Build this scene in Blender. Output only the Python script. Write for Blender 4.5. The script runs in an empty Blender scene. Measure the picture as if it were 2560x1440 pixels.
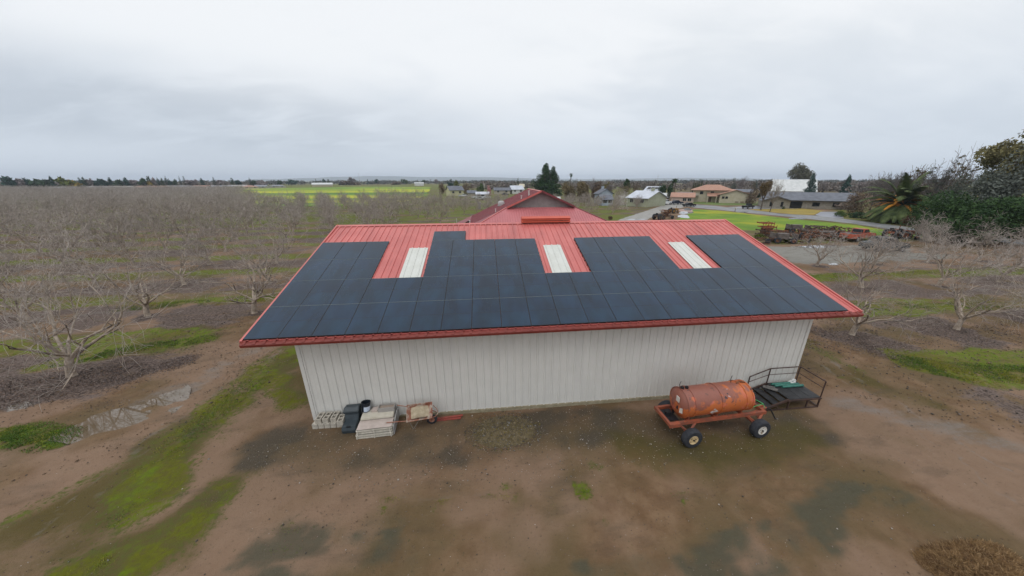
import bpy, math, random
import numpy as np
from mathutils import Vector, Matrix
R_ = math.radians
S = bpy.context.scene
COL = S.collection

# ------------------------------------------------------------------ camera
YAW, PIT, ROL = R_(6.126), R_(-18.669), R_(-0.096)
FPX, SHX = 796.04, 19.78            # focal length and lens shift in pixels of a 2560 px wide frame
CAMZ = 8.961
CAM = np.array([8.027, -10.239, CAMZ])
def _basis():
    cy, sy = math.cos(YAW), math.sin(YAW)
    f = np.array([sy*math.cos(PIT), cy*math.cos(PIT), math.sin(PIT)])
    r = np.array([cy, -sy, 0.0]); u = np.cross(r, f)
    return np.array([r*math.cos(ROL)+u*math.sin(ROL), -r*math.sin(ROL)+u*math.cos(ROL), f])
MB_ = _basis()
cam_d = bpy.data.cameras.new('camera'); cam = bpy.data.objects.new('camera', cam_d); COL.objects.link(cam)
cam_d.sensor_width = 36.0; cam_d.lens = FPX/2560*36.0; cam_d.shift_x = -SHX/2560
cam_d.clip_start = 0.1; cam_d.clip_end = 30000
m = Matrix.Identity(4)
for i in range(3):
    m[i][0], m[i][1], m[i][2], m[i][3] = MB_[0][i], MB_[1][i], -MB_[2][i], CAM[i]
cam.matrix_world = m
S.camera = cam

# ------------------------------------------------------------------ view, sky, sun
S.view_settings.view_transform = 'Standard'; S.view_settings.look = 'None'
S.view_settings.exposure = 0.0; S.view_settings.gamma = 1.0
SUN_EL, SUN_AZ = R_(58), R_(215)       # azimuth measured from +Y towards +X
W = bpy.data.worlds.new('World'); S.world = W; W.use_nodes = True
nt = W.node_tree; nt.nodes.clear()
def N(t, typ, **kw):
    n = t.nodes.new(typ)
    for k, v in kw.items():
        if hasattr(n, k): setattr(n, k, v)
        else: n.inputs[k.replace('_', ' ')].default_value = v
    return n
def mathn(t, op, a, b=None, c=None, clamp=False):
    n = t.nodes.new('ShaderNodeMath'); n.operation = op; n.use_clamp = clamp
    for i, v in enumerate((a, b, c)):
        if v is None: continue
        if isinstance(v, (int, float)): n.inputs[i].default_value = v
        else: t.links.new(v, n.inputs[i])
    return n.outputs[0]
def smooth(t, v, a, b):
    n = t.nodes.new('ShaderNodeMapRange'); n.interpolation_type = 'SMOOTHSTEP'
    n.inputs['From Min'].default_value = a; n.inputs['From Max'].default_value = b
    t.links.new(v, n.inputs['Value']); return n.outputs['Result']
def mixc(t, fac, a, b, bt='MIX'):
    n = t.nodes.new('ShaderNodeMix'); n.data_type = 'RGBA'; n.blend_type = bt; n.clamp_factor = True
    for k, v in ((0, fac), (6, a), (7, b)):
        if isinstance(v, (int, float)): n.inputs[k].default_value = v
        elif isinstance(v, tuple): n.inputs[k].default_value = (*v, 1.0)[:4]
        else: t.links.new(v, n.inputs[k])
    return n.outputs[2]
def noise(t, vec, scale, detail=5, rough=.55, dist=0.0):
    n = t.nodes.new('ShaderNodeTexNoise'); n.inputs['Scale'].default_value = scale
    n.inputs['Detail'].default_value = detail; n.inputs['Roughness'].default_value = rough
    n.inputs['Distortion'].default_value = dist
    if vec is not None: t.links.new(vec, n.inputs['Vector'])
    return n.outputs['Fac']
def build_world():
    t = nt
    tc = t.nodes.new('ShaderNodeTexCoord'); sp = t.nodes.new('ShaderNodeSeparateXYZ')
    t.links.new(tc.outputs['Generated'], sp.inputs[0])
    z = mathn(t, 'MAXIMUM', sp.outputs[2], 0.0)
    zz = mathn(t, 'ADD', z, 0.27)
    u = mathn(t, 'DIVIDE', sp.outputs[0], zz); v = mathn(t, 'DIVIDE', sp.outputs[1], zz)
    def plane(sx, sy, ox, oy):
        c = t.nodes.new('ShaderNodeCombineXYZ')
        t.links.new(mathn(t, 'MULTIPLY_ADD', u, sx, ox), c.inputs[0]); t.links.new(mathn(t, 'MULTIPLY_ADD', v, sy, oy), c.inputs[1])
        return c.outputs[0]
    n1 = noise(t, plane(.5, .8, 3.3, 1.2), 1.0, 4, .5, .3)
    n2 = noise(t, plane(1.2, 2.2, 7.1, 4.2), 1.6, 6, .55, .4)
    n3 = noise(t, plane(.5, .22, 1.1, 9.2), 1.2, 3, .5)
    m_ = mathn(t, 'ADD', mathn(t, 'MULTIPLY', n1, .55), mathn(t, 'MULTIPLY', n2, .27))
    m_ = mathn(t, 'ADD', m_, mathn(t, 'MULTIPLY', n3, .18))
    c = smooth(t, m_, .385, .55)
    lo = mixc(t, smooth(t, z, .0, .36), (.64, .71, .80), (.83, .87, .91))
    hi = mixc(t, smooth(t, z, .0, .30), (.70, .775, .87), (.95, .975, 1.0))
    colr = mixc(t, c, lo, hi)
    # darker bank of cloud low on the left, pale strip right above the horizon
    band = mathn(t, 'MULTIPLY', smooth(t, z, .03, .10), mathn(t, 'SUBTRACT', 1.0, smooth(t, z, .14, .26)))
    band = mathn(t, 'MULTIPLY', band, smooth(t, mathn(t, 'MULTIPLY', sp.outputs[0], -1.0), -.25, .55))
    band = mathn(t, 'MULTIPLY', band, smooth(t, n2, .30, .62))
    colr = mixc(t, mathn(t, 'MULTIPLY', band, .45), colr, (.38, .44, .52))
    zen = smooth(t, z, .42, .95)
    colr = mixc(t, zen, colr, (1.45, 1.52, 1.60))
    # the sky behind the photographer is not in the picture: an even bright overcast
    b2 = t.nodes.new('ShaderNodeBackground'); t.links.new(colr, b2.inputs[0]); b2.inputs[1].default_value = 1.0
    sky = t.nodes.new('ShaderNodeTexSky'); sky.sky_type = 'NISHITA'; sky.sun_disc = False
    sky.sun_elevation = SUN_EL; sky.sun_rotation = SUN_AZ
    b1 = t.nodes.new('ShaderNodeBackground'); t.links.new(sky.outputs[0], b1.inputs[0]); b1.inputs[1].default_value = .1
    mx = t.nodes.new('ShaderNodeMixShader'); mx.inputs[0].default_value = .95
    t.links.new(b1.outputs[0], mx.inputs[1]); t.links.new(b2.outputs[0], mx.inputs[2])
    o = t.nodes.new('ShaderNodeOutputWorld'); t.links.new(mx.outputs[0], o.inputs[0])
build_world()
sd = bpy.data.lights.new('sun', 'SUN'); sd.energy = .7; sd.angle = R_(25); sd.color = (1, .97, .92)
so = bpy.data.objects.new('sun', sd); COL.objects.link(so)
dv = Vector((math.sin(SUN_AZ)*math.cos(SUN_EL), math.cos(SUN_AZ)*math.cos(SUN_EL), math.sin(SUN_EL)))
so.rotation_euler = dv.to_track_quat('Z', 'Y').to_euler(); so.location = (0, 0, 60)

# ------------------------------------------------------------------ where things stand
def gz(x, y=0):
    """the yard rises 0.2 m towards the orchard on the left"""
    t = np.clip((8.0-np.asarray(x, float))/6.8, 0, 1)
    r = .2*t*t*(3-2*t)
    return float(r) if np.ndim(x) == 0 else r
def ray(px, py): return np.array([(px-1280-SHX)/FPX, -(py-720)/FPX, 1.0]) @ MB_
def at(px, py, z=0.0):
    """ground point seen at a place in the photograph"""
    d = ray(px, py); zz = z
    for _ in range(3):
        t = (zz-CAM[2])/d[2]; p = CAM+t*d; zz = z+gz(p[0])
    return float(p[0]), float(p[1])
def far(px, dist):
    d = ray(px, 451); h = math.hypot(d[0], d[1]); return float(CAM[0]+d[0]/h*dist), float(CAM[1]+d[1]/h*dist)
def hgt(px, py, dist):
    d = ray(px, py); return float(CAMZ+d[2]/math.hypot(d[0], d[1])*dist)

# ------------------------------------------------------------------ naming
def tag(o, label=None, cat=None, group=None, kind=None):
    if label: o['label'] = label
    if cat: o['category'] = cat
    if group: o['group'] = group
    if kind: o['kind'] = kind
    return o
def empty(name, loc=(0, 0, 0), rz=0, label=None, cat=None, group=None):
    o = bpy.data.objects.new(name, None); COL.objects.link(o); o.location = loc; o.rotation_euler = (0, 0, rz)
    o.empty_display_size = .3
    return tag(o, label, cat, group)
KIDS = {}
def link(name, mesh, parent=None):
    o = bpy.data.objects.new(name, mesh); COL.objects.link(o)
    if parent is not None:
        o.parent = parent; KIDS.setdefault(parent.name, []).append(o)
    return o
def copy_tree(o, parent=None):
    c = o.copy(); COL.objects.link(c)
    if parent is not None: c.parent = parent; KIDS.setdefault(parent.name, []).append(c)
    for ch in list(KIDS.get(o.name, [])): copy_tree(ch, c)
    return c

# ------------------------------------------------------------------ materials
MATS = {}
def mat(name, c1, c2=None, scale=6.0, rough=.8, metal=0.0, bump=0.0, bscale=30.0, spec=.4, lo=.35, hi=.65, detail=5, c3=None, s3=1.5, coord='Object', rnd=0.0, tint=None):
    if name in MATS: return MATS[name]
    M = bpy.data.materials.new(name); M.use_nodes = True; t = M.node_tree
    b = t.nodes['Principled BSDF']
    b.inputs['Roughness'].default_value = rough; b.inputs['Metallic'].default_value = metal
    b.inputs['Specular IOR Level'].default_value = spec
    tc = t.nodes.new('ShaderNodeTexCoord'); vec = tc.outputs[coord]
    col = (*c1, 1.0)
    out = None
    if c2 is not None:
        out = mixc(t, smooth(t, noise(t, vec, scale, detail, .6), lo, hi), tuple(c1), tuple(c2))
    if c3 is not None:
        out = mixc(t, smooth(t, noise(t, vec, s3, 4, .6, .4), .50, .62), out if out is not None else tuple(c1), tuple(c3))
    if rnd:
        oi = t.nodes.new('ShaderNodeObjectInfo')
        f = mathn(t, 'MULTIPLY_ADD', oi.outputs['Random'], 2*rnd, 1-rnd)
        cc = t.nodes.new('ShaderNodeCombineColor')
        for i in range(3): t.links.new(f, cc.inputs[i])
        out = mixc(t, 1.0, out if out is not None else tuple(c1), cc.outputs[0], 'MULTIPLY')
    if out is not None: t.links.new(out, b.inputs['Base Color'])
    else: b.inputs['Base Color'].default_value = col
    if bump:
        bn = t.nodes.new('ShaderNodeBump'); bn.inputs['Strength'].default_value = 1.0; bn.inputs['Distance'].default_value = bump
        t.links.new(noise(t, vec, bscale, 5, .6), bn.inputs['Height']); t.links.new(bn.outputs[0], b.inputs['Normal'])
    MATS[name] = M; return M

# ------------------------------------------------------------------ mesh building
class MB:
    def __init__(s): s.v = []; s.f = []; s.m = []
    def add(s, vs, fs, mi=0):
        n = len(s.v); s.v += [tuple(map(float, p)) for p in vs]
        s.f += [tuple(i+n for i in f) for f in fs]; s.m += [mi]*len(fs)
    def box(s, c, d, rz=0, ry=0, rx=0, mi=0):
        M = Matrix.Rotation(rz, 3, 'Z') @ Matrix.Rotation(ry, 3, 'Y') @ Matrix.Rotation(rx, 3, 'X')
        vs = [Vector(c)+M @ Vector((x*d[0]/2, y*d[1]/2, z*d[2]/2)) for x in (-1, 1) for y in (-1, 1) for z in (-1, 1)]
        s.add(vs, [(0, 1, 3, 2), (4, 6, 7, 5), (0, 4, 5, 1), (2, 3, 7, 6), (0, 2, 6, 4), (1, 5, 7, 3)], mi)
    def bb(s, x0, x1, y0, y1, z0, z1, mi=0): s.box(((x0+x1)/2, (y0+y1)/2, (z0+z1)/2), (x1-x0, y1-y0, z1-z0), mi=mi)
    def bar(s, a, b, w, h=None, mi=0):
        a, b = Vector(a), Vector(b); d = b-a; L = d.length; h = h or w
        q = d.to_track_quat('X', 'Z').to_matrix()
        vs = [(a+b)/2+q @ Vector((x*L/2, y*w/2, z*h/2)) for x in (-1, 1) for y in (-1, 1) for z in (-1, 1)]
        s.add(vs, [(0, 1, 3, 2), (4, 6, 7, 5), (0, 4, 5, 1), (2, 3, 7, 6), (0, 2, 6, 4), (1, 5, 7, 3)], mi)
    def tube(s, a, b, r0, r1=None, n=8, mi=0, cap=True):
        a, b = Vector(a), Vector(b); r1 = r0 if r1 is None else r1
        q = (b-a).to_track_quat('Z', 'X').to_matrix(); vs = []
        for p, r in ((a, r0), (b, r1)):
            for k in range(n): t = 2*math.pi*k/n; vs.append(p+q @ Vector((r*math.cos(t), r*math.sin(t), 0)))
        fs = [(k, (k+1) % n, n+(k+1) % n, n+k) for k in range(n)]
        if cap: fs += [tuple(range(n))[::-1], tuple(range(n, 2*n))]
        s.add(vs, fs, mi)
    def path(s, pts, r, n=8, mi=0):
        for a, b in zip(pts, pts[1:]): s.tube(a, b, r, n=n, mi=mi)
    def lathe(s, prof, n=24, c=(0, 0, 0), axis='Z', mi=0, mis=None, closed=True):
        vs = []
        for r, h in prof:
            for k in range(n):
                t = 2*math.pi*k/n; p = (r*math.cos(t), r*math.sin(t), h)
                if axis == 'X': p = (h, r*math.cos(t), r*math.sin(t))
                if axis == 'Y': p = (r*math.sin(t), h, r*math.cos(t))
                vs.append((p[0]+c[0], p[1]+c[1], p[2]+c[2]))
        for j in range(len(prof)-1):
            pass
        n0 = len(s.v); s.v += vs
        for j in range(len(prof)-1):
            for k in range(n):
                s.f.append((n0+j*n+k, n0+j*n+(k+1) % n, n0+(j+1)*n+(k+1) % n, n0+(j+1)*n+k)); s.m.append(mis[j] if mis else mi)
        if closed:
            s.f.append(tuple(n0+k for k in range(n))[::-1]); s.m.append(mis[0] if mis else mi)
            e = n0+(len(prof)-1)*n; s.f.append(tuple(e+k for k in range(n))); s.m.append(mis[-1] if mis else mi)
    def prism(s, poly, a, b, axis='X', mi=0):
        """polygon (two coordinates) pushed from a to b along an axis"""
        n = len(poly)
        def P(h, p): return {'X': (h, p[0], p[1]), 'Y': (p[0], h, p[1]), 'Z': (p[0], p[1], h)}[axis]
        vs = [P(a, p) for p in poly]+[P(b, p) for p in poly]
        s.add(vs, [tuple(range(n)), tuple(range(n, 2*n))[::-1]]+[(k, n+k, n+(k+1) % n, (k+1) % n) for k in range(n)], mi)
    def build(s, name, mats, parent=None, smooth_=False, bevel=0):
        me = bpy.data.meshes.new(name); me.from_pydata(s.v, [], s.f)
        for q in (mats if isinstance(mats, (list, tuple)) else [mats]): me.materials.append(q)
        if any(s.m): me.polygons.foreach_set('material_index', s.m)
        me.validate()
        import bmesh
        bm = bmesh.new(); bm.from_mesh(me); bmesh.ops.recalc_face_normals(bm, faces=bm.faces)
        if bevel:
            ed = [e for e in bm.edges if len(e.link_faces) == 2 and e.calc_face_angle(0) > .6]
            bmesh.ops.bevel(bm, geom=ed, offset=bevel, segments=2, affect='EDGES', clamp_overlap=True)
        bm.to_mesh(me); bm.free()
        if smooth_:
            me.polygons.foreach_set('use_smooth', [True]*len(me.polygons))
            try: me.set_sharp_from_angle(angle=R_(40))
            except Exception: pass
        return link(name, me, parent)

def np_mesh(name, V, F, mats, mi=None, attr=None):
    """V (n,3); F (k, c) with constant corner count"""
    me = bpy.data.meshes.new(name); V = np.asarray(V, np.float32); F = np.asarray(F, np.int32)
    me.vertices.add(len(V)); me.vertices.foreach_set('co', V.ravel())
    c = F.shape[1]; me.loops.add(F.size); me.loops.foreach_set('vertex_index', F.ravel())
    me.polygons.add(len(F)); me.polygons.foreach_set('loop_start', np.arange(0, F.size, c, dtype=np.int32))
    me.polygons.foreach_set('loop_total', np.full(len(F), c, np.int32))
    for q in (mats if isinstance(mats, (list, tuple)) else [mats]): me.materials.append(q)
    if mi is not None: me.polygons.foreach_set('material_index', np.asarray(mi, np.int32))
    me.update(calc_edges=True); return me

RNG = np.random.default_rng(7)
_LAT = RNG.random((256, 256))
def vnoise(x, y, s):
    x = np.asarray(x)*s+500.3; y = np.asarray(y)*s+500.7
    xi = np.floor(x).astype(int); yi = np.floor(y).astype(int); fx = x-xi; fy = y-yi
    fx = fx*fx*(3-2*fx); fy = fy*fy*(3-2*fy)
    g = lambda a, b: _LAT[a % 256, b % 256]
    return (g(xi, yi)*(1-fx)+g(xi+1, yi)*fx)*(1-fy)+(g(xi, yi+1)*(1-fx)+g(xi+1, yi+1)*fx)*fy
def fbm(x, y, s, o=4):
    r = 0; a = .5; tot = 0
    for i in range(o): r = r+a*vnoise(x+17.3*i, y-9.1*i, s*2**i); tot += a; a *= .55
    return r/tot
def sst(v, a, b):
    t = np.clip((v-a)/(b-a), 0, 1); return t*t*(3-2*t)

# ================================================================== GROUND
# image of the yard: which kind of surface lies where (world metres)
def capsule(X, Y, a, b, r, soft=.6):
    ax, ay = a; bx, by = b; dx, dy = bx-ax, by-ay; L = dx*dx+dy*dy+1e-9
    t = np.clip(((X-ax)*dx+(Y-ay)*dy)/L, 0, 1)
    d = np.hypot(X-ax-t*dx, Y-ay-t*dy)
    return 1-sst(d, r*(1-soft*.5), r*(1+soft*.5))
def pcaps(X, Y, pts, r, soft=.6):
    w = [at(*p) for p in pts]; m = np.zeros_like(X)
    rr = r if isinstance(r, (list, tuple)) else [r]*len(w)
    for i in range(len(w)-1): m = np.maximum(m, capsule(X, Y, w[i], w[i+1], (rr[i]+rr[i+1])/2, soft))
    return m
ROW0, ROWS = 4.9, 7.42
def orchard_zone(X, Y):
    """1 inside planted ground"""
    edge = -8.0+1.2*(fbm(X, Y, .12)-.5)*2
    left = 1-sst(X-(edge+sst(Y, 30, 55)*(14)), -1.0, 1.5)
    left *= sst(Y-(3.2+(X+8)*.06), -1.2, .6)
    right = sst(X-(28.5+sst(Y, 4, 12)*5.5+sst(Y, 12, 17)*3), -1.2, 1.2)*(1-sst(Y, 17.5, 20))
    back = sst(Y, 55, 62)*(1-sst(X-(10+Y*.62), -8, 0))
    return np.clip(np.maximum(np.maximum(left, right), back), 0, 1), left, right, back
def axis_pts(segs):
    out = [segs[0][0]]
    for a, b, st in segs:
        n = max(1, int(round((b-a)/st))); out += list(a+(b-a)*(np.arange(n)+1)/n)
    return np.array(out)
def build_ground():
    xs = axis_pts([(-9000, -2000, 1400), (-2000, -600, 200), (-600, -120, 12), (-120, -40, 1.2), (-40, -16, .32), (-16, 34, .14), (34, 60, .3), (60, 130, 1.0), (130, 600, 14), (600, 2000, 200), (2000, 9000, 1400)])
    ys = axis_pts([(-2000, -200, 300), (-200, -12, 12), (-12, 6, .14), (6, 24, .2), (24, 110, .6), (110, 340, 3), (340, 1000, 30), (1000, 3000, 250), (3000, 9000, 1500)])
    X, Y = np.meshgrid(xs, ys); nx, ny = len(xs), len(ys)
    n = fbm(X, Y, .35); n2 = fbm(X+40, Y, 1.1); nb = fbm(X-30, Y+11, .09)
    Xo, Yo = X, Y
    wa = .55*(1-sst(np.hypot(X-8, Y), 40, 90))
    X, Y = X+wa*2.4*(fbm(Xo, Yo, .8, 5)-.5), Y+wa*2.0*(fbm(Xo+31, Yo-17, .8, 5)-.5)
    zone, left, right, back = orchard_zone(X, Y)
    ph = (Y-ROW0)/ROWS; fr = ph-np.floor(ph); dy = np.abs(fr-.5)*ROWS      # 0 half way between tree rows
    wob = (fbm(X, Y, .22)-.5)*1.6
    strip = 1-sst(dy+wob*.7, 1.05, 1.8)
    cover = .62+.65*sst(fbm(X+9, Y*2.5, .10), .32, .6)
    grass = strip*cover*zone
    grass = np.maximum(grass, back*(.30+.75*sst(fbm(X, Y*2, .10), .35, .6)))
    grass = np.where(Y < 3.4, grass*.0, grass)*(1-right*(1-sst(Y, 5, 6)))
    yellow = sst(n2, .5, .75)*.7
    litter = zone*(1-strip)*sst(n, .30, .55)
    # --- near-left moss band running from the barn corner down to the bottom edge
    moss = pcaps(X, Y, [(742, 875), (660, 930), (570, 1005), (480, 1085), (400, 1190), (360, 1250)], [1.2, 1.05, .85, .95, 1.05, .9], 1.1)
    moss = np.maximum(moss, pcaps(X, Y, [(735, 900), (700, 960), (745, 1000)], .55, 1.4)*.8)
    moss = np.maximum(moss, pcaps(X, Y, [(560, 1240), (470, 1330), (330, 1400), (200, 1436)], [.5, .75, .85, .8], 1.2)*.95)
    moss = np.maximum(moss, pcaps(X, Y, [(330, 1150), (170, 1230), (20, 1310)], [.5, .4, .4], 1.6)*.62)
    moss = moss*(.62+.6*sst(n2, .30, .60))
    gr2 = pcaps(X, Y, [(-60, 1105), (60, 1085), (150, 1100)], [.8, .7, .35], .8)
    gr2 = np.maximum(gr2, pcaps(X, Y, [(120, 910), (260, 885), (400, 862), (530, 848)], [.8, .75, .7, .45], .7))
    gr3 = pcaps(X, Y, [(2285, 905), (2400, 922), (2600, 925), (2900, 940)], [.95, 1.5, 2.0, 2.4], .45)*1.2      # bright patch at the right
    gr3 = np.maximum(gr3, pcaps(X, Y, [(2020, 860), (2090, 900), (2160, 930)], [.35, .35, .2], 1.4)*.62)
    # small weeds in the middle of the yard
    tuft = np.zeros_like(X)
    for px, py, r, a in ((975, 1248, .2, .8), (1110, 1255, .28, .75), (1265, 1240, .2, .8), (1275, 1270, .12, .8), (1465, 1230, .25, 1), (1435, 1215, .1, .6), (1398, 1268, .1, .8), (1515, 1308, .14, .6), (1705, 1235, .09, .9), (720, 1325, .22, .8), (700, 1372, .2, .9), (1225, 1243, .1, .8), (1480, 1175, .2, .5), (1390, 1178, .2, .45), (1150, 1185, .2, .4), (1710, 1165, .2, .45), (1560, 1345, .2, .3), (2110, 945, .2, .7)):
        wx, wy = at(px, py); tuft = np.maximum(tuft, a*(1-sst(np.hypot((X-wx)*.62, Y-wy), r*.2, r*1.3))*(.5+n2))
    tuft = tuft*sst(fbm(X+5, Y-3, 3.2, 4), .38, .56)*1.2
    grass = np.maximum.reduce([grass, moss, gr2, gr3, tuft])
    # teal-grey damp moss film
    film = pcaps(X, Y, [(730, 1370), (860, 1345), (1000, 1335)], [.5, .8, .6], 1.6)
    film = np.maximum(film, pcaps(X, Y, [(620, 1420), (820, 1420)], .5, 1.6))
    film = np.maximum(film, pcaps(X, Y, [(1480, 1420), (1750, 1400), (1930, 1340), (2060, 1340)], [.35, .6, .7, .3], 1.5))
    film = np.maximum(film, pcaps(X, Y, [(2020, 1290), (2100, 1255), (2260, 1250)], [.35, .4, .25], 1.6))
    film = np.maximum(film, pcaps(X, Y, [(300, 1150), (400, 1090), (480, 1060)], .25, 1.5)*.8)
    film = film*(.35+.9*sst(n2, .35, .6))
    # dark wet gravel in front of the wall
    gravel = pcaps(X, Y, [(700, 1110), (900, 1105), (1200, 1100), (1500, 1060), (1800, 1110), (2020, 1060)], [1.0, 1.15, 1.15, 1.1, 1.0, .8], .9)*(.6+.6*sst(n, .3, .6))
    olive = pcaps(X, Y, [(745, 890), (650, 940), (560, 1015), (450, 1100), (330, 1220), (150, 1330), (0, 1400)], [1.2, 1.1, .95, 1.0, 1.3, 1.4, 1.2], 1.3)
    olive = np.maximum(olive, pcaps(X, Y, [(560, 1230), (440, 1340), (200, 1440)], [.5, .8, .9], 1.5))
    olive = np.maximum(olive, pcaps(X, Y, [(2030, 860), (2110, 930), (2230, 990), (2300, 1000)], [.7, .7, .6, .5], 1.4))
    olive = np.maximum(olive, .75*pcaps(X, Y, [(780, 1000), (745, 950)], .8, 1.4))
    olive = olive*(.45+.7*sst(n, .32, .6))
    mossdark = pcaps(X, Y, [(1560, 1120), (1750, 1150), (1900, 1120), (2000, 1090)], .8, 1.5)*.8
    mossdark = np.maximum(mossdark, olive)
    # pinkish bare clay
    pink = sst(fbm(X+3, Y-8, .30), .42, .62)*(1-gravel)
    # pale wet gravel lot at the right
    lot = sst(X, 40, 46)*(1-.85*sst(X, 54, 74))*(.6+.6*sst(n2, .3, .6))*sst(Y-20.8, -1.2, 1.2)*(1-sst(Y, 29, 31.5))
    wet = pcaps(X, Y, [(360, 1010), (520, 945), (600, 890), (700, 830)], [.6, .7, .6, .6], 1.8)*.55*(.5+n2)
    wet = np.maximum(wet, sst(fbm(X*.5, Y*2.2, .35), .6, .8)*.5*zone)
    wet = np.maximum(wet, pcaps(X, Y, [(2100, 1010), (2330, 1060), (2560, 1120)], [.5, .6, .6], 1.6)*.55)
    verge = sst(Y, 30, 33)*sst(X, 36, 42)*(1-sst(Y-(X*.62+6), 0, 6))     # mixed rough grass round the junk row
    grass = np.maximum(grass, verge*(.4+.6*sst(n2, .3, .6)))
    farg = sst(Y, 120, 200)*(1-zone)
    grass = np.maximum(grass, farg*.55)
    litter = np.maximum(litter, pcaps(X, Y, [(-80, 1000), (100, 975), (300, 935), (440, 905)], [1.4, 1.2, .9, .5], .5))
    litter = np.maximum(litter, pcaps(X, Y, [(2060, 835), (2180, 870), (2260, 900)], [.8, .7, .4], 1.0)*.9)
    litter *= (1-gr2)
    hollow = pcaps(Xo, Yo, [(185, 1085), (250, 1055), (330, 1035), (410, 1000), (475, 968)], [.45, .75, .7, .6, .35], .9)
    hollow = np.maximum(hollow, .9*pcaps(Xo, Yo, [(30, 1018), (80, 1012)], .35, .9))
    ruts = np.zeros_like(X)
    for off in (-14, 16):
        ruts = np.maximum(ruts, pcaps(X, Y, [(700+off, 860), (620+off, 930+off*.3), (520+off, 1010+off*.4), (400+off, 1110+off*.5), (250+off, 1230+off), (60+off, 1380+off)], .09, .8))
        ruts = np.maximum(ruts, pcaps(X, Y, [(2060, 900+off*.8), (2200, 1000+off), (2400, 1120+off*1.4), (2560, 1230+off*1.8)], .10, .8))
        ruts = np.maximum(ruts, .6*pcaps(X, Y, [(700, 1230+off*2), (1100, 1205+off*2), (1600, 1195+off*2), (2100, 1150+off*1.5)], .10, .8))
    spot = np.zeros_like(X)
    for (tx, ty) in [(-11.7+7*k, 4.9) for k in range(-3, 1)]+[(-8.15-7*k, 12.3) for k in range(5)]+[(-11.7-7*k, 19.7) for k in range(6)]+[(-8.2-7*k, 27.2) for k in range(7)]+[(30.2+7*k, 4.9) for k in range(5)]+[(33.8+7*k, 12.7) for k in range(1, 6)]+[(44.2+7*k, 20) for k in range(4)]:
        spot = np.maximum(spot, 1-sst(np.hypot((X-tx-.15)*.8, Y-ty+.1), .25, .95))
    litter = np.maximum(litter*.75, spot*1.3)
    X, Y = Xo, Yo
    Z = gz(X)
    near = (np.abs(X-8) < 45)*(Y < 40)
    Z = Z+near*(.08*(fbm(X, Y, .5)-.5)+.06*(fbm(X, Y, 2.2)-.5))*sst(np.hypot(np.maximum(np.abs(X-11.4)-10.4, 0), np.maximum(np.abs(Y-4)-4.6, 0)), .3, 3.0)
    hollow = np.clip(hollow*(.25+1.35*sst(fbm(Xo, Yo, 1.6, 5), .36, .56)), 0, 1)
    Z = Z-.075*hollow-.025*ruts*(np.hypot(X-8, Y) < 40)
    wet = np.maximum(wet, ruts*.45)
    wet = np.maximum(wet, hollow*.6)
    V = np.stack([Xo.ravel(), Yo.ravel(), Z.ravel()], 1)
    i = np.arange(nx*ny).reshape(ny, nx)
    F = np.stack([i[:-1, :-1].ravel(), i[:-1, 1:].ravel(), i[1:, 1:].ravel(), i[1:, :-1].ravel()], 1)
    me = np_mesh('ground', V, F, ground_mat())
    me.polygons.foreach_set('use_smooth', np.ones(len(F), bool))
    brk = fbm(Xo, Yo, 1.0, 6); brk2 = fbm(Xo*.7+5, Yo*2.4, .9, 5)
    near_ = 1-sst(np.hypot(X-8, Y), 45, 80)
    grass = grass*(1-near_*.55*(1-sst(brk*.6+brk2*.4, .30, .56)))
    grass = np.maximum(grass, np.clip(gr3, 0, 1)*(.75+.5*brk)); grass = np.maximum(grass, gr2*(.55+.8*sst(brk, .35, .6)))
    film = film*(.15+1.0*sst(brk2, .34, .66)); gravel = gravel*(.45+.65*sst(brk, .32, .62))
    yellow = sst(fbm(Xo-12, Yo+6, .55, 5), .46, .66)*.85
    yellow = np.maximum(yellow, sst(moss, .1, .5)*(.45+.5*sst(fbm(Xo+2, Yo+6, 1.5, 5), .35, .6)))
    for nm, ch in (('surf_a', (grass, yellow, litter)), ('surf_b', (gravel, pink, film)), ('surf_c', (lot, wet, mossdark))):
        a = me.color_attributes.new(nm, 'FLOAT_COLOR', 'POINT')
        arr = np.ones((nx*ny, 4), np.float32)
        for k in range(3): arr[:, k] = np.clip(ch[k], 0, 1).ravel()
        a.data.foreach_set('color', arr.ravel())
    o = link('ground', me); tag(o, kind='structure')
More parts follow.
